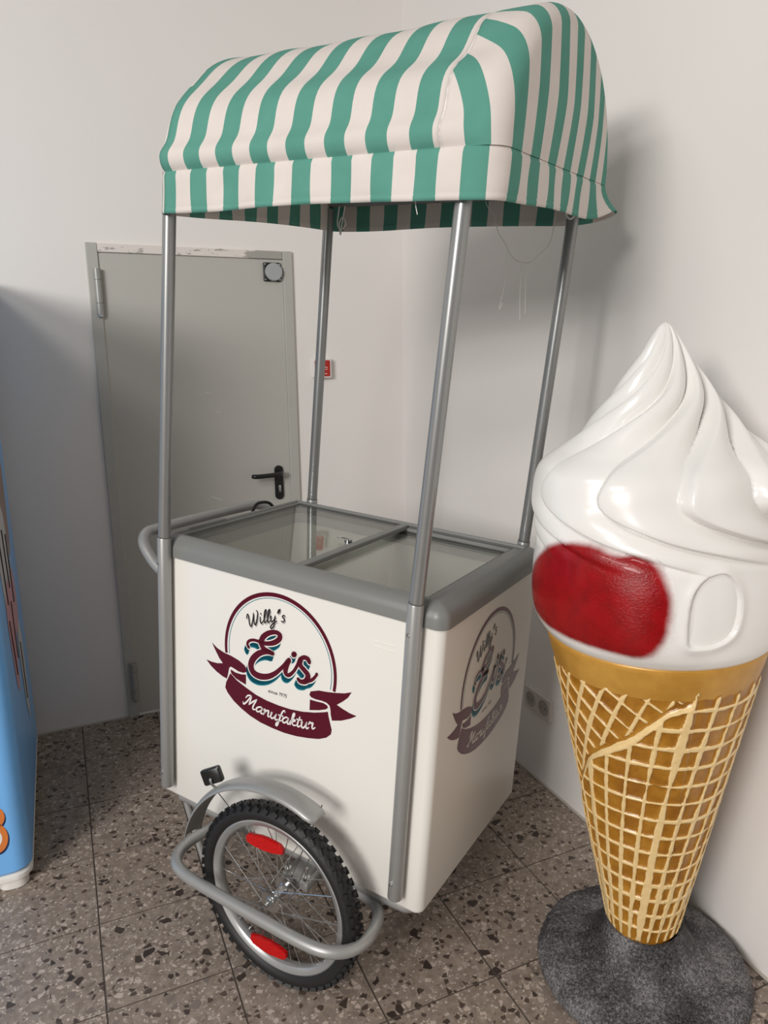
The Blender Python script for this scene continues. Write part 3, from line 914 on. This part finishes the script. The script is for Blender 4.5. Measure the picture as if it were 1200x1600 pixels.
TAIL_R = [(0.1007, -0.0485), (0.1245, -0.0386), (0.1461, -0.0353), (0.1715, -0.0299), (0.1964, -0.0231), (0.2166, -0.014), (0.2072, -0.031), (0.1934, -0.045), (0.1772, -0.0587), (0.1943, -0.0638), (0.2155, -0.0683), (0.2334, -0.0691), (0.2163, -0.0814), (0.1918, -0.0948), (0.1657, -0.1037), (0.1616, -0.0903), (0.1601, -0.0772), (0.1571, -0.0677), (0.1482, -0.0628), (0.1343, -0.0623), (0.1169, -0.0641), (0.1036, -0.0633), (0.0976, -0.0585)]
EIS = [
    ([(-0.0933, 0.0104), (-0.0983, 0.0182), (-0.0926, 0.0282), (-0.0777, 0.0347), (-0.0585, 0.0353), (-0.0371, 0.0364), (-0.0139, 0.0452), (0.002, 0.0589), (0.0039, 0.0704), (-0.01, 0.0736), (-0.0308, 0.0657), (-0.0479, 0.0508), (-0.0542, 0.0345), (-0.0472, 0.0217), (-0.0319, 0.0181), (-0.0178, 0.0165)], [0.004, 0.004, 0.004, 0.004, 0.0044, 0.0058, 0.0067, 0.0071, 0.0067, 0.0058, 0.0067, 0.0075, 0.0075, 0.0071, 0.0062, 0.0049]),
    ([(-0.0168, 0.016), (-0.0366, 0.0148), (-0.0602, 0.0036), (-0.0791, -0.0167), (-0.0856, -0.0369), (-0.0775, -0.0528), (-0.0565, -0.0567), (-0.0302, -0.0495), (-0.007, -0.0336), (0.0133, -0.0116), (0.0288, 0.0095)], [0.0053, 0.0067, 0.008, 0.0089, 0.0093, 0.0093, 0.0089, 0.0075, 0.0062, 0.0049, 0.004]),
    ([(0.0341, 0.0134), (0.0257, -0.0079), (0.0243, -0.0233), (0.0336, -0.0268), (0.0478, -0.0131), (0.0588, 0.0066), (0.0654, 0.0225), (0.0775, 0.0326), (0.0899, 0.0319), (0.0938, 0.0246)], [0.0062, 0.0071, 0.0067, 0.0053, 0.0044, 0.0044, 0.0049, 0.0058, 0.0067, 0.0053]),
    ([(0.0689, 0.0243), (0.0686, 0.0095), (0.081, -0.0), (0.0916, -0.01), (0.0852, -0.0268), (0.0702, -0.0322), (0.0628, -0.0282)], [0.0058, 0.0067, 0.0075, 0.0075, 0.0071, 0.0058, 0.0049]),
    ([(0.0852, -0.0268), (0.1017, -0.0193), (0.1122, -0.0076), (0.1175, 0.0021)], [0.0049, 0.0044, 0.004, 0.0035]),
    ([(0.0463, 0.0302), (0.0502, 0.0336)], [0.0067, 0.0067]),
]

GL = {
 'a': (1.02, [[(.78, .85), (.48, 1.0), (.12, .65), (.06, .25), (.28, 0), (.6, .3), (.8, .95)], [(.8, .95), (.72, .3), (.85, 0), (1.08, .2)]]),
 'n': (1.02, [[(.0, .75), (.16, .98), (.2, .6), (.14, .0)], [(.15, .3), (.42, .88), (.66, .95), (.7, .45), (.8, .02), (1.05, .2)]]),
 'u': (1.04, [[(.02, .75), (.14, .97), (.08, .4), (.24, 0), (.52, .2), (.75, .92)], [(.75, .95), (.7, .3), (.84, 0), (1.08, .2)]]),
 'f': (.66, [[(.78, 1.72), (.64, 1.95), (.44, 1.6), (.3, .6), (.18, -.7), (.02, -.85), (.0, -.55), (.3, .05), (.7, .22)], [(.08, .95), (.62, .98)]]),
 'k': (.92, [[(.0, .3), (.42, 1.4), (.45, 1.92), (.28, 1.7), (.14, .0)], [(.18, .4), (.5, .95), (.68, .82), (.3, .5), (.58, .06), (.95, .2)]]),
 't': (.62, [[(.34, 1.6), (.16, .5), (.26, .02), (.6, .22)], [(-.02, 1.12), (.62, 1.18)]]),
 'r': (.85, [[(.02, .65), (.2, 1.05), (.32, .86), (.6, .9), (.5, .35), (.6, .02), (.9, .25)]]),
 'M': (1.75, [[(-.15, .25), (.05, -.02), (.3, .7), (.5, 1.9)], [(-.05, 1.2), (.1, 1.75), (.5, 1.9), (.62, 1.2), (.68, .35)], [(.68, .35), (1.0, 1.2), (1.34, 1.9)], [(1.34, 1.9), (1.26, .5), (1.42, .0), (1.75, .25)]]),
 'W': (1.75, [[(-.25, 1.35), (-.05, 1.85), (.12, 1.6), (.1, .4), (.3, .0), (.7, .8), (.95, 1.75)], [(.95, 1.75), (.85, .5), (1.02, .0), (1.4, .8), (1.62, 1.7), (1.45, 2.0)]]),
 'i': (.52, [[(.12, .98), (.06, .3), (.22, 0), (.52, .25)], [(.24, 1.40), (.27, 1.46)]]),
 'l': (.50, [[(.0, .25), (.42, 1.3), (.46, 1.92), (.24, 1.6), (.12, .4), (.26, 0), (.52, .22)]]),
 'y': (1.0, [[(.02, .75), (.13, .97), (.1, .35), (.3, .08), (.58, .35), (.75, .95)], [(.75, .95), (.58, -.5), (.28, -.95), (.08, -.7), (.5, -.15), (1.0, .15)]]),
 "'": (.55, [[(.08, 1.35), (.22, 1.85)], [(.28, 1.40), (.42, 1.90)]]),
 's': (.72, [[(.62, .85), (.42, 1.0), (.24, .75), (.56, .4), (.4, .02), (.08, .15)]]),
 'c': (.66, [[(.6, .8), (.35, 1), (.1, .5), (.3, 0), (.66, .2)]]),
 'e': (.66, [[(.1, .45), (.55, .7), (.4, 1), (.1, .6), (.25, 0), (.66, .2)]]),
 ' ': (.5, []),
 '1': (.6, [[(.15, 1.35), (.4, 1.7), (.34, 0)]]),
 '9': (.8, [[(.7, 1.4), (.4, 1.7), (.12, 1.3), (.4, .95), (.68, 1.3), (.55, .5), (.3, 0)]]),
 '7': (.75, [[(.1, 1.7), (.7, 1.7), (.25, 0)]]),
 '5': (.8, [[(.75, 1.7), (.28, 1.7), (.2, 1.0), (.52, 1.05), (.68, .55), (.4, 0), (.08, .15)]]),
}
def stroke(mb, pts, ws, y, sub=6, dx=0.0, dz=0.0, grow=0.0):
    P = catmull([(q[0]+dx, 0, q[1]+dz) for q in pts], sub) if len(pts) > 2 else [Vector((q[0]+dx, 0, q[1]+dz)) for q in pts]
    n = len(P)
    if not isinstance(ws, (list, tuple)): ws = [ws]*len(pts)
    wl = [interp(i*(len(pts)-1)/(n-1), list(range(len(pts))), ws)+grow for i in range(n)]
    vs_, fs_ = [], []
    for i in range(n):
        t = (P[min(i+1, n-1)]-P[max(i-1, 0)]).normalized(); nr = Vector((-t.z, 0, t.x))
        a, b = P[i]+nr*wl[i], P[i]-nr*wl[i]
        vs_ += [(a.x, y, a.z), (b.x, y, b.z)]
    for i in range(n-1): fs_.append((2*i, 2*i+1, 2*i+3, 2*i+2))
    mb.add(vs_, fs_)
    for e, wdt in ((P[0], wl[0]), (P[-1], wl[-1])):
        mb.add([(e.x+wdt*math.cos(2*PI*k/12), y, e.z+wdt*math.sin(2*PI*k/12)) for k in range(12)], [tuple(range(12))])
def text(mb, s, base, xh, wd, y, slant=0.30, dx=0.0, dz=0.0):
    path = catmull([(q[0], 0, q[1]) for q in base], 8) if len(base) > 2 else [Vector((q[0], 0, q[1])) for q in base]
    acc = [0.0]
    for a, b in zip(path[:-1], path[1:]): acc.append(acc[-1]+(b-a).length)
    adv = sum(GL[ch][0] for ch in s)
    sx = acc[-1]/adv
    pen = 0.0
    for ch in s:
        for st in GL[ch][1]:
            pts = []
            for gx_, gz_ in st:
                l = max(0, min(acc[-1]-1e-6, (pen+GL[ch][0]*0.5)*sx))
                i = 0
                while i < len(acc)-2 and acc[i+1] < l: i += 1
                t = (path[i+1]-path[i]).normalized(); nr = Vector((-t.z, 0, t.x))
                c0 = path[i]+t*(l-acc[i])
                q = c0 + t*((gx_-GL[ch][0]*0.5)*sx + slant*gz_*xh) + nr*(gz_*xh)
                pts.append((q.x+dx, q.z+dz))
            k = len(pts)
            ws = [wd*(0.75+0.35*math.sin(PI*i/(k-1))) for i in range(k)] if k > 2 else wd
            stroke(mb, pts, ws, y, 5)
        pen += GL[ch][0]
def flat(name, mb, mat, parent):
    return mesh_obj(name, mb.v, mb.f, mat, parent, smooth=False)
def build_logo(parent):
    Y0 = -0.0006
    # ring, thicker towards the top and right
    def ring(r0, r1, a0, a1, y, n=90):
        vs_, fs_ = [], []
        for i in range(n+1):
            a = a0+(a1-a0)*i/n
            ro = r1(a) if callable(r1) else r1; ri = r0(a) if callable(r0) else r0
            vs_ += [(ro*math.cos(a), y, ro*math.sin(a)), (ri*math.cos(a), y, ri*math.sin(a))]
        for i in range(n): fs_.append((2*i, 2*i+1, 2*i+3, 2*i+2))
        return vs_, fs_
    mb = MB(); mb.add(*ring(lambda a: 0.1655-0.0020*math.sin(a), 0.1740, math.radians(-9.5), math.radians(188.5), Y0))
    lg = flat('logo_ring', mb, 'maroon', parent)
    mb = MB(); mb.add(*ring(0.1585, 0.1602, math.radians(-9.5), math.radians(188.5), Y0))
    flat('logo_inner_ring', mb, 'teal', lg)
    mb = MB()
    for poly in (TAIL_L, FOLD_L, BAND, FOLD_R, TAIL_R):
        tris = tessellate_polygon([[Vector((x_, z_, 0.0)) for x_, z_ in poly]])
        fs_ = []
        for t in tris:
            (ax, az), (bx, bz), (cx_, cz_) = (poly[k] for k in t)
            # wind every triangle so that it faces outwards (-y)
            fs_.append(tuple(t) if (bx-ax)*(cz_-az)-(bz-az)*(cx_-ax) > 0 else tuple(reversed(t)))
        mb.add([(x_, Y0-0.0002, z_) for x_, z_ in poly], fs_)
    flat('logo_banner', mb, 'maroon', lg)
    mb = MB()
    for pts, ws in EIS:
        for k in range(5): 
            stroke(mb, pts, ws, Y0-0.00005, 6, -0.0012*(k+1), -0.0036*(k+1)+0.001, 0.0006)
    flat('lettering_shadow', mb, 'teal', lg)
    mb = MB()
    for pts, ws in EIS: stroke(mb, pts, ws, Y0-0.00010, 6, 0, 0, 0.0028)
    flat('lettering_outline', mb, 'body_white', lg)
    mb = MB()
    for pts, ws in EIS: stroke(mb, pts, ws, Y0-0.0002, 6)
    flat('lettering_eis', mb, 'maroon', lg)
    WB = [(-0.0930, 0.0665), (-0.045, 0.0890), (0.0200, 0.1080)]
    mb = MB(); text(mb, "Willy's", WB, 0.0165, 0.0011, Y0-0.0001, 0.28, 0.0028, -0.0034); flat('lettering_name_shadow', mb, 'greyink', lg)
    mb = MB(); text(mb, "Willy's", WB, 0.0165, 0.0017, Y0-0.0002, 0.28); flat('lettering_name', mb, 'ink', lg)
    mb = MB(); text(mb, "since 1975", [(-0.0300, -0.0912), (0.0297, -0.0890)], 0.0050, 0.00062, Y0-0.0002, 0.15); flat('lettering_since', mb, 'ink', lg)
    mb = MB(); text(mb, "Manufaktur", [(-0.1080, -0.1490), (-0.0600, -0.1562), (-0.0100, -0.1588), (0.0400, -0.1568), (0.0850, -0.1510), (0.1170, -0.1432)], 0.0170, 0.0021, Y0-0.0005, 0.26); flat('lettering_manufaktur', mb, 'whiteprint', lg)
    return lg
lg = build_logo(cart)
lg.location = (0.416, 0.0, 0.519)
lg2 = obj_from('logo_ring', lg.data, cart)
lg2.location = (W, 0.293, 0.500); lg2.rotation_euler = (0, 0, PI/2); lg2.scale = (0.965, 0.965, 1.0)
for ch in list(lg.children):
    c2_ = obj_from(ch.name.split('.')[0], ch.data, lg2)

# ------------------------------------------------------------------ giant ice cream cone figure
from mathutils import noise as mnoise
fig = empty('ice_cream_cone_figure', (-0.2635, -1.931, 0.0))
tag(fig, 'giant soft-serve ice cream cone display figure on a dark round base', 'cone figure')
TILT = (-0.0145, -0.032, 0.0)
def sstep(a, b, x):
    t = max(0.0, min(1.0, (x-a)/(b-a))); return t*t*(3-2*t)

# rough round base
vs_, fs_ = [], []
bp = [(0.244, 0.0), (0.252, 0.006), (0.255, 0.016), (0.254, 0.028), (0.249, 0.040), (0.242, 0.049), (0.232, 0.056)]
for k in range(1, 41):
    t = k/40
    bp.append((0.232-0.132*t, 0.056+0.026*t+0.050*t**5))
bp += [(0.0975, 0.140), (0.096, 0.147), (0.092, 0.1505), (0.080, 0.1505)]
NB = 300
for (r, z) in bp:
    for k in range(NB):
        a = 2*PI*k/NB
        p = Vector((r*math.cos(a), r*math.sin(a), z))
        q = Vector((math.cos(a)*r*70, math.sin(a)*r*70, r*60))
        rough = sstep(0.098, 0.125, r)
        d = (mnoise.noise(p*110)*0.0030*rough + mnoise.noise(q)*0.0022*rough + mnoise.noise(p*16)*0.003*(0.3+0.7*rough))*min(1, z/0.02)
        rr = r+d*(1.0 if z < 0.05 else 0.2)
        vs_.append((rr*math.cos(a), rr*math.sin(a), max(0.0, z+d*(1.0 if z > 0.03 else 0.0))))
vs2, fs2 = loft([vs_[i*NB:(i+1)*NB] for i in range(len(bp))], cap0=True)
mesh_obj('base', vs2, fs2, 'base_grey', fig, sharp=None)

# waffle cone
def conr(z): return 0.082 + (z-0.16)/0.72*0.142
SEAM_T = [110, 135, 157.7, 171, 184.8, 201.6, 214.1, 221.2, 229.3, 235.4, 246.3, 248.5]
SEAM_Z = [0.24, 0.38, 0.520, 0.587, 0.654, 0.704, 0.738, 0.765, 0.795, 0.818, 0.839, 0.875]
def ridge(thd, z, p):
    wob = mnoise.noise(p*14)*0.003 + mnoise.noise(p*60)*0.0016
    wv = 0.70+0.95*(mnoise.noise(p*9+Vector((5, 1, 2)))+0.5)
    r = conr(z)
    if thd < 110: thd += 360
    m = 0.0
    def line(dist, hw):
        return 1.0-sstep(hw, hw+0.0032, abs(dist))
    seam_z = None
    if thd <= 248.5:
        seam_z = smooth_interp(thd, SEAM_T, SEAM_Z)
    top_fade = 1.0-sstep(0.846, 0.862, z + mnoise.noise(Vector((thd*0.25, 0, 3)))*0.010)
    low_fade = sstep(0.150, 0.166, z)
    if seam_z is not None and z > seam_z:
        # wrapped-over flap: slanted lattice
        s = 0.205*math.radians(thd-201.8); u = z-0.870
        n1 = Vector((0.922, -0.387)); d1 = (s*n1.x+u*n1.y)/0.041
        n2 = Vector((0.62, 0.785)); d2 = (s*n2.x+u*n2.y)/0.040 + 0.3
        k1 = abs(d1-round(d1))*0.041; k2 = abs(d2-round(d2))*0.040
        m = max(line(k1+wob, 0.0028*wv), line(k2+wob, 0.0015*wv))
        m *= top_fade
        m *= sstep(0.010, 0.024, (z-seam_z))*0.9
    else:
        g = (thd-246.0-35.0*(z-0.83)+30*max(0, 0.3-z)*0.5)/14.0
        k1 = abs(g-round(g))*math.radians(14.0)*r
        thick = 0.0044 if round(g) % 4 == 0 else 0.0023
        h = (z-0.150 + 0.004*math.sin(math.radians(thd)*3.0))/0.0485
        k2 = abs(h-round(h))*0.0485
        m = max(line(k1+wob, thick*wv), line(k2+wob, 0.0021*wv))
        # rounded cell corners
        cx = max(0, 1-k1/0.011); cz = max(0, 1-k2/0.011)
        m = max(m, sstep(0.45, 0.9, cx*cz*1.6))
        m *= top_fade
    if seam_z is not None:
        sl = (SEAM_Z[-1]-SEAM_Z[2])/(0.2*math.radians(SEAM_T[-1]-SEAM_T[2]))
        ds = (z-seam_z)/math.sqrt(1+sl*sl)
        m = max(m, line(ds+wob, 0.0035*wv))
    return m*low_fade
NT_, NZ_ = 500, 330
verts, cols, faces = [], [], []
for j in range(NZ_+1):
    z = 0.150 + (0.872-0.150)*j/NZ_
    for i in range(NT_):
        thd = 360.0*i/NT_
        a = math.radians(thd)
        r = conr(z)
        p = Vector((r*math.cos(a), r*math.sin(a), z))
        # the side turned to the wall stays plain
        m = ridge(thd, z, p) if not (350 < thd or thd < 95) else 0.0
        t2 = thd if thd > 110 else thd+360
        step = 0.0
        if t2 <= 248.5:
            sz = smooth_interp(t2, SEAM_T, SEAM_Z)
            step = 0.004*(1-sstep(-0.006, 0.004, z-sz)) - 0.002
        r2 = r + 0.0052*m + mnoise.noise(p*40)*0.0008 + step
        verts.append((r2*math.cos(a), r2*math.sin(a), z)); cols.append(m)
for j in range(NZ_):
    for i in range(NT_):
        k = (i+1) % NT_
        faces.append((j*NT_+i, j*NT_+k, (j+1)*NT_+k, (j+1)*NT_+i))
wf = mesh_obj('waffle_cone', verts, faces, 'waffle', fig, sharp=None)
ca = wf.data.color_attributes.new('ridge', 'FLOAT_COLOR', 'POINT')
for i, m in enumerate(cols): ca.data[i].color = (m, m, m, 1)
wf.rotation_euler = TILT
rim_ = MB().lathe([(0.218, 0.850), (0.2215, 0.862), (0.2255, 0.874), (0.2300, 0.892), (0.2345, 0.910), (0.2365, 0.920), (0.2350, 0.925), (0.2300, 0.9265), (0.222, 0.922)], 120).build('waffle_rim', 'gold', fig, sharp=None)
rim_.rotation_euler = TILT

# soft-serve cream
CZ = [0.915, 0.922, 0.932, 0.950, 0.980, 1.02, 1.08, 1.13, 1.17, 1.22, 1.26, 1.29, 1.31, 1.335, 1.36, 1.40, 1.44, 1.48, 1.52, 1.55, 1.572, 1.584, 1.590]
CR = [0.215, 0.232, 0.243, 0.254, 0.261, 0.264, 0.263, 0.258, 0.258, 0.262, 0.260, 0.249, 0.232, 0.198, 0.167, 0.131, 0.101, 0.074, 0.048, 0.031, 0.0185, 0.0100, 0.0015]
TZ = [1.10, 1.157, 1.19, 1.24, 1.30, 1.33, 1.39, 1.45, 1.505, 1.59]
TT = [100, 52, 25, 0, 0, 5, 29, 61, 84, 120]
NL = 10
def lobe(s):
    if s < 0.14:
        q = 1-s/0.14; return 1-q*q
    return (1-((s-0.14)/0.86)**1.7)
EYE = [(-120.6, .986), (-121.7, 1.018), (-121.2, 1.062), (-119.3, 1.094), (-114.7, 1.119), (-107.8, 1.127), (-103.2, 1.111), (-100.2, 1.085), (-99.4, 1.053), (-100.9, 1.015), (-104.0, .997), (-108.9, .986), (-114.2, .982)]
RED = [(167.6, 1.132), (177.5, 1.155), (189.6, 1.167), (199.3, 1.166), (206.6, 1.157), (211.9, 1.155), (218.2, 1.159), (224.5, 1.148), (229.0, 1.122), (231.6, 1.079), (231.4, 1.035), (229.3, .995), (224.8, .964), (218.6, .955), (207.9, .957), (195.8, .958), (180.5, .959), (166.0, .964), (154, .984), (150, 1.026), (156, 1.088)]
def smooth_poly(poly, sub=5):
    return [(q.x*57.2958/0.264, q.z) for q in catmull([(math.radians(t)*0.264, 0, z) for t, z in poly], sub, closed=True)]
EYE_S = smooth_poly([(t+360, z) for t, z in EYE])
EYE_P = [(math.radians(t)*0.264, z) for t, z in EYE_S]
def sdf(poly, x, y):
    inside = False; best = 1e9; n = len(poly)
    for i in range(n):
        ax, ay = poly[i]; bx, by = poly[(i+1) % n]
        if (ay > y) != (by > y) and x < (bx-ax)*(y-ay)/(by-ay)+ax: inside = not inside
        dx, dy = bx-ax, by-ay
        t = max(0, min(1, ((x-ax)*dx+(y-ay)*dy)/(dx*dx+dy*dy+1e-12)))
        best = min(best, math.hypot(x-ax-dx*t, y-ay-dy*t))
    return -best if inside else best
def cream_r(thd, z):
    if thd < 0: thd += 360
    r = smooth_interp(z, CZ, CR)
    tw = smooth_interp(z, TZ, TT)
    s = ((thd - 200.0 - tw)/(360.0/NL)) % 1.0
    amp = interp(z, [1.120, 1.140, 1.165, 1.20, 1.30, 1.34, 1.40, 1.48, 1.55, 1.59], [0.0, 0.010, 0.022, 0.028, 0.036, 0.042, 0.040, 0.026, 0.010, 0.0])
    r += amp*(lobe(s)-0.72)
    # soft drapes in the lower tier
    lo = 1-sstep(1.08, 1.16, z)
    r += lo*0.004*math.sin(math.radians(thd)*5+1.0)*sstep(0.93, 0.98, z)
    return r
NT2, NZ2 = 520, 300
verts, faces = [], []
ZL = []
for j in range(NZ2+1):
    t = j/NZ2
    ZL.append(0.915 + (1.590-0.915)*(t if t < 0.8 else t))
for z in ZL:
    for i in range(NT2):
        thd = 360.0*i/NT2
        a = math.radians(thd)
        r = cream_r(thd, z)
        if 225 < thd < 272 and 0.95 < z < 1.16:
            d = sdf(EYE_P, a*0.264, z)
            r += 0.006*math.exp(-(max(d, 0)/0.014)**2)*(1 if d > 0 else 1) - 0.0125*(1-sstep(-0.004, 0.002, d))
        verts.append((r*math.cos(a), r*math.sin(a), z))
for j in range(NZ2):
    for i in range(NT2):
        k = (i+1) % NT2
        faces.append((j*NT2+i, j*NT2+k, (j+1)*NT2+k, (j+1)*NT2+i))
faces.append(tuple(NZ2*NT2+i for i in range(NT2)))
cr = mesh_obj('soft_serve_swirl', verts, faces, 'gloss_white', fig, sharp=None)
cr.rotation_euler = TILT
# red bean-shaped patch
RS = smooth_poly(RED, 5)
cxm = sum(t for t, z in RS)/len(RS); czm = sum(z for t, z in RS)/len(RS)
verts, uv_, faces = [], [], []
NR = 22; n = len(RS)
for k in range(1, NR+1):
    rho = (k/NR)
    for i, (t, z) in enumerate(RS):
        tt = cxm+(t-cxm)*rho*1.085; zz = czm+(z-czm)*rho*1.085
        a = math.radians(tt)
        r = cream_r(tt, zz) + 0.0004 + 0.008*(1-rho**4)
        verts.append((r*math.cos(a), r*math.sin(a), zz)); uv_.append((i/n, rho))
for k in range(NR-1):
    for i in range(n):
        j = (i+1) % n
        faces.append((k*n+i, k*n+j, (k+1)*n+j, (k+1)*n+i))
faces.append(tuple(reversed(range(n))))
rd = mesh_obj('red_patch', verts, faces, 'red_patch', fig, uvs=uv_, uvname='radial', sharp=None)
bm = bmesh.new(); bm.from_mesh(rd.data); bmesh.ops.recalc_face_normals(bm, faces=list(bm.faces)); bm.to_mesh(rd.data); bm.free()
rd.rotation_euler = TILT
# pale inset panel beside it
verts, faces = [], []
cxm = sum(t for t, z in EYE_S)/len(EYE_S); czm = sum(z for t, z in EYE_S)/len(EYE_S); n = len(EYE_S)
for k in range(1, 9):
    rho = k/8
    for (t, z) in EYE_S:
        tt = cxm+(t-cxm)*rho*0.985; zz = czm+(z-czm)*rho*0.985; a = math.radians(tt)
        r = 0.2560 + 0.003*(1-rho*rho)
        verts.append((r*math.cos(a), r*math.sin(a), zz))
for k in range(7):
    for i in range(n):
        j = (i+1) % n
        faces.append((k*n+i, k*n+j, (k+1)*n+j, (k+1)*n+i))
faces.append(tuple(reversed(range(n))))
ey = mesh_obj('inset_panel', verts, faces, 'gloss_white', fig, sharp=None)
bm = bmesh.new(); bm.from_mesh(ey.data); bmesh.ops.recalc_face_normals(bm, faces=list(bm.faces)); bm.to_mesh(ey.data); bm.free()
ey.rotation_euler = TILT

# ------------------------------------------------------------------ blue cabinet at the left edge
CX0, CX1, CY0, CY1, CH = -2.360, -1.672, -0.955, -0.060, 1.80
cab = empty('cabinet', (-2.0, -0.5, 0.0))
tag(cab, 'tall sky blue cabinet with dripping ice cream print left of the grey door', 'cabinet')
loops = []
for s, z in ((0.012, 0.052), (0.0, 0.064), (0.0, 0.6), (0.0, 1.2), (0.0, CH-0.014), (0.014, CH)):
    loops.append([(x+2.0, y+0.5, z) for x, y in rrect(CX0+s, CX1-s, CY0+s, CY1-s, [0.05, 0.03, 0.03, 0.05], 10)])
vs_, fs_ = loft(loops, cap0=True, cap1=True)
mesh_obj('cabinet_body', vs_, fs_, 'blue', cab)
loops = []
for s, z in ((0.006, 0.030), (0.001, 0.033), (0.001, 0.046), (0.006, 0.0525)):
    loops.append([(x+2.0, y+0.5, z) for x, y in rrect(CX0+s, CX1-s, CY0+s, CY1-s, [0.05, 0.03, 0.03, 0.05], 10)])
vs_, fs_ = loft(loops, cap0=True, cap1=True)
mesh_obj('base_strip', vs_, fs_, 'white_plastic', cab)
for fx, fy in ((CX1-0.055, CY0+0.055), (CX0+0.055, CY0+0.055), (CX1-0.06, CY1-0.06), (CX0+0.06, CY1-0.06)):
    loops = []
    for s, z in ((0.003, 0.0), (0.0, 0.003), (0.0, 0.031)):
        loops.append([(x+2.0, y+0.5, z) for x, y in rrect(fx-0.040+s, fx+0.040-s, fy-0.048+s, fy+0.045-s, 0.03, 6)])
    vs_, fs_ = loft(loops, cap0=True, cap1=True)
    mesh_obj('foot', vs_, fs_, 'white_plastic', cab)
def film_front(name, poly, mat, lift, parent=cab):
    P = catmull([(x, 0, z) for x, z in poly], 4, closed=True)
    return mesh_obj(name, [(q.x+2.0, CY0+0.5-0.0006-lift, q.z) for q in P], [tuple(range(len(P)))], mat, parent, smooth=False)
def film_side(name, poly, mat, lift, parent=cab):
    P = catmull([(0, y, z) for y, z in poly], 4, closed=True)
    return mesh_obj(name, [(CX1+2.0+0.0006+lift, q.y+0.5, q.z) for q in P], [tuple(range(len(P)))], mat, parent, smooth=False)
def ell(cx, cz, rx, rz, n=14): return [(cx+rx*math.cos(2*PI*k/n), cz+rz*math.sin(2*PI*k/n)) for k in range(n)]
# end of an orange lettering line on the front
film_front('letter_shadow', ell(-1.7500, 0.178, 0.030, 0.048), 'film_navy', 0.0000)
film_front('letter_shadow', ell(-1.7480, 0.244, 0.026, 0.034), 'film_navy', 0.0000)
film_front('letter', ell(-1.7540, 0.184, 0.031, 0.048), 'film_orange', 0.0003)
film_front('letter', ell(-1.7520, 0.250, 0.0275, 0.034), 'film_orange', 0.0003)
film_front('letter_counter', ell(-1.7570, 0.184, 0.019, 0.028), 'whiteprint', 0.0006)
film_front('letter_counter', ell(-1.7570, 0.252, 0.016, 0.016), 'whiteprint', 0.0006)
# dripping ice cream drawing on the side
film_side('drawn_wafer', [(-0.86, 1.30), (-0.30, 1.32), (-0.26, 0.98), (-0.34, 0.86), (-0.50, 0.92), (-0.66, 0.88), (-0.84, 0.96)], 'film_brown', 0.0)
film_side('drawn_drip', [(-0.80, 1.05), (-0.70, 1.10), (-0.60, 1.02), (-0.50, 1.06), (-0.42, 0.98), (-0.38, 0.72), (-0.44, 0.66), (-0.55, 0.76), (-0.66, 0.72), (-0.74, 0.80)], 'film_white', 0.0003)
film_side('drawn_drip', [(-0.74, 0.78), (-0.62, 0.84), (-0.48, 0.80), (-0.36, 0.82), (-0.30, 0.70), (-0.38, 0.60), (-0.48, 0.62), (-0.56, 0.54), (-0.62, 0.48), (-0.68, 0.52), (-0.72, 0.64)], 'film_pink', 0.0006)
film_side('drawn_drip', [(-0.46, 0.58), (-0.34, 0.62), (-0.28, 0.50), (-0.30, 0.34), (-0.36, 0.26), (-0.42, 0.34), (-0.45, 0.46)], 'film_white', 0.0009)
for (y0, z0, y1, z1) in ((-0.72, 1.02, -0.66, 0.78), (-0.58, 1.00, -0.54, 0.80), (-0.46, 0.96, -0.44, 0.72), (-0.56, 0.76, -0.55, 0.56), (-0.40, 0.56, -0.38, 0.34), (-0.70, 0.74, -0.64, 0.54)):
    MB().tube([(CX1+2.0+0.0012, y0+0.5, z0), (CX1+2.0+0.0012, y1+0.5, z1)], 0.003, 6).build('drawn_line', 'ink', cab)
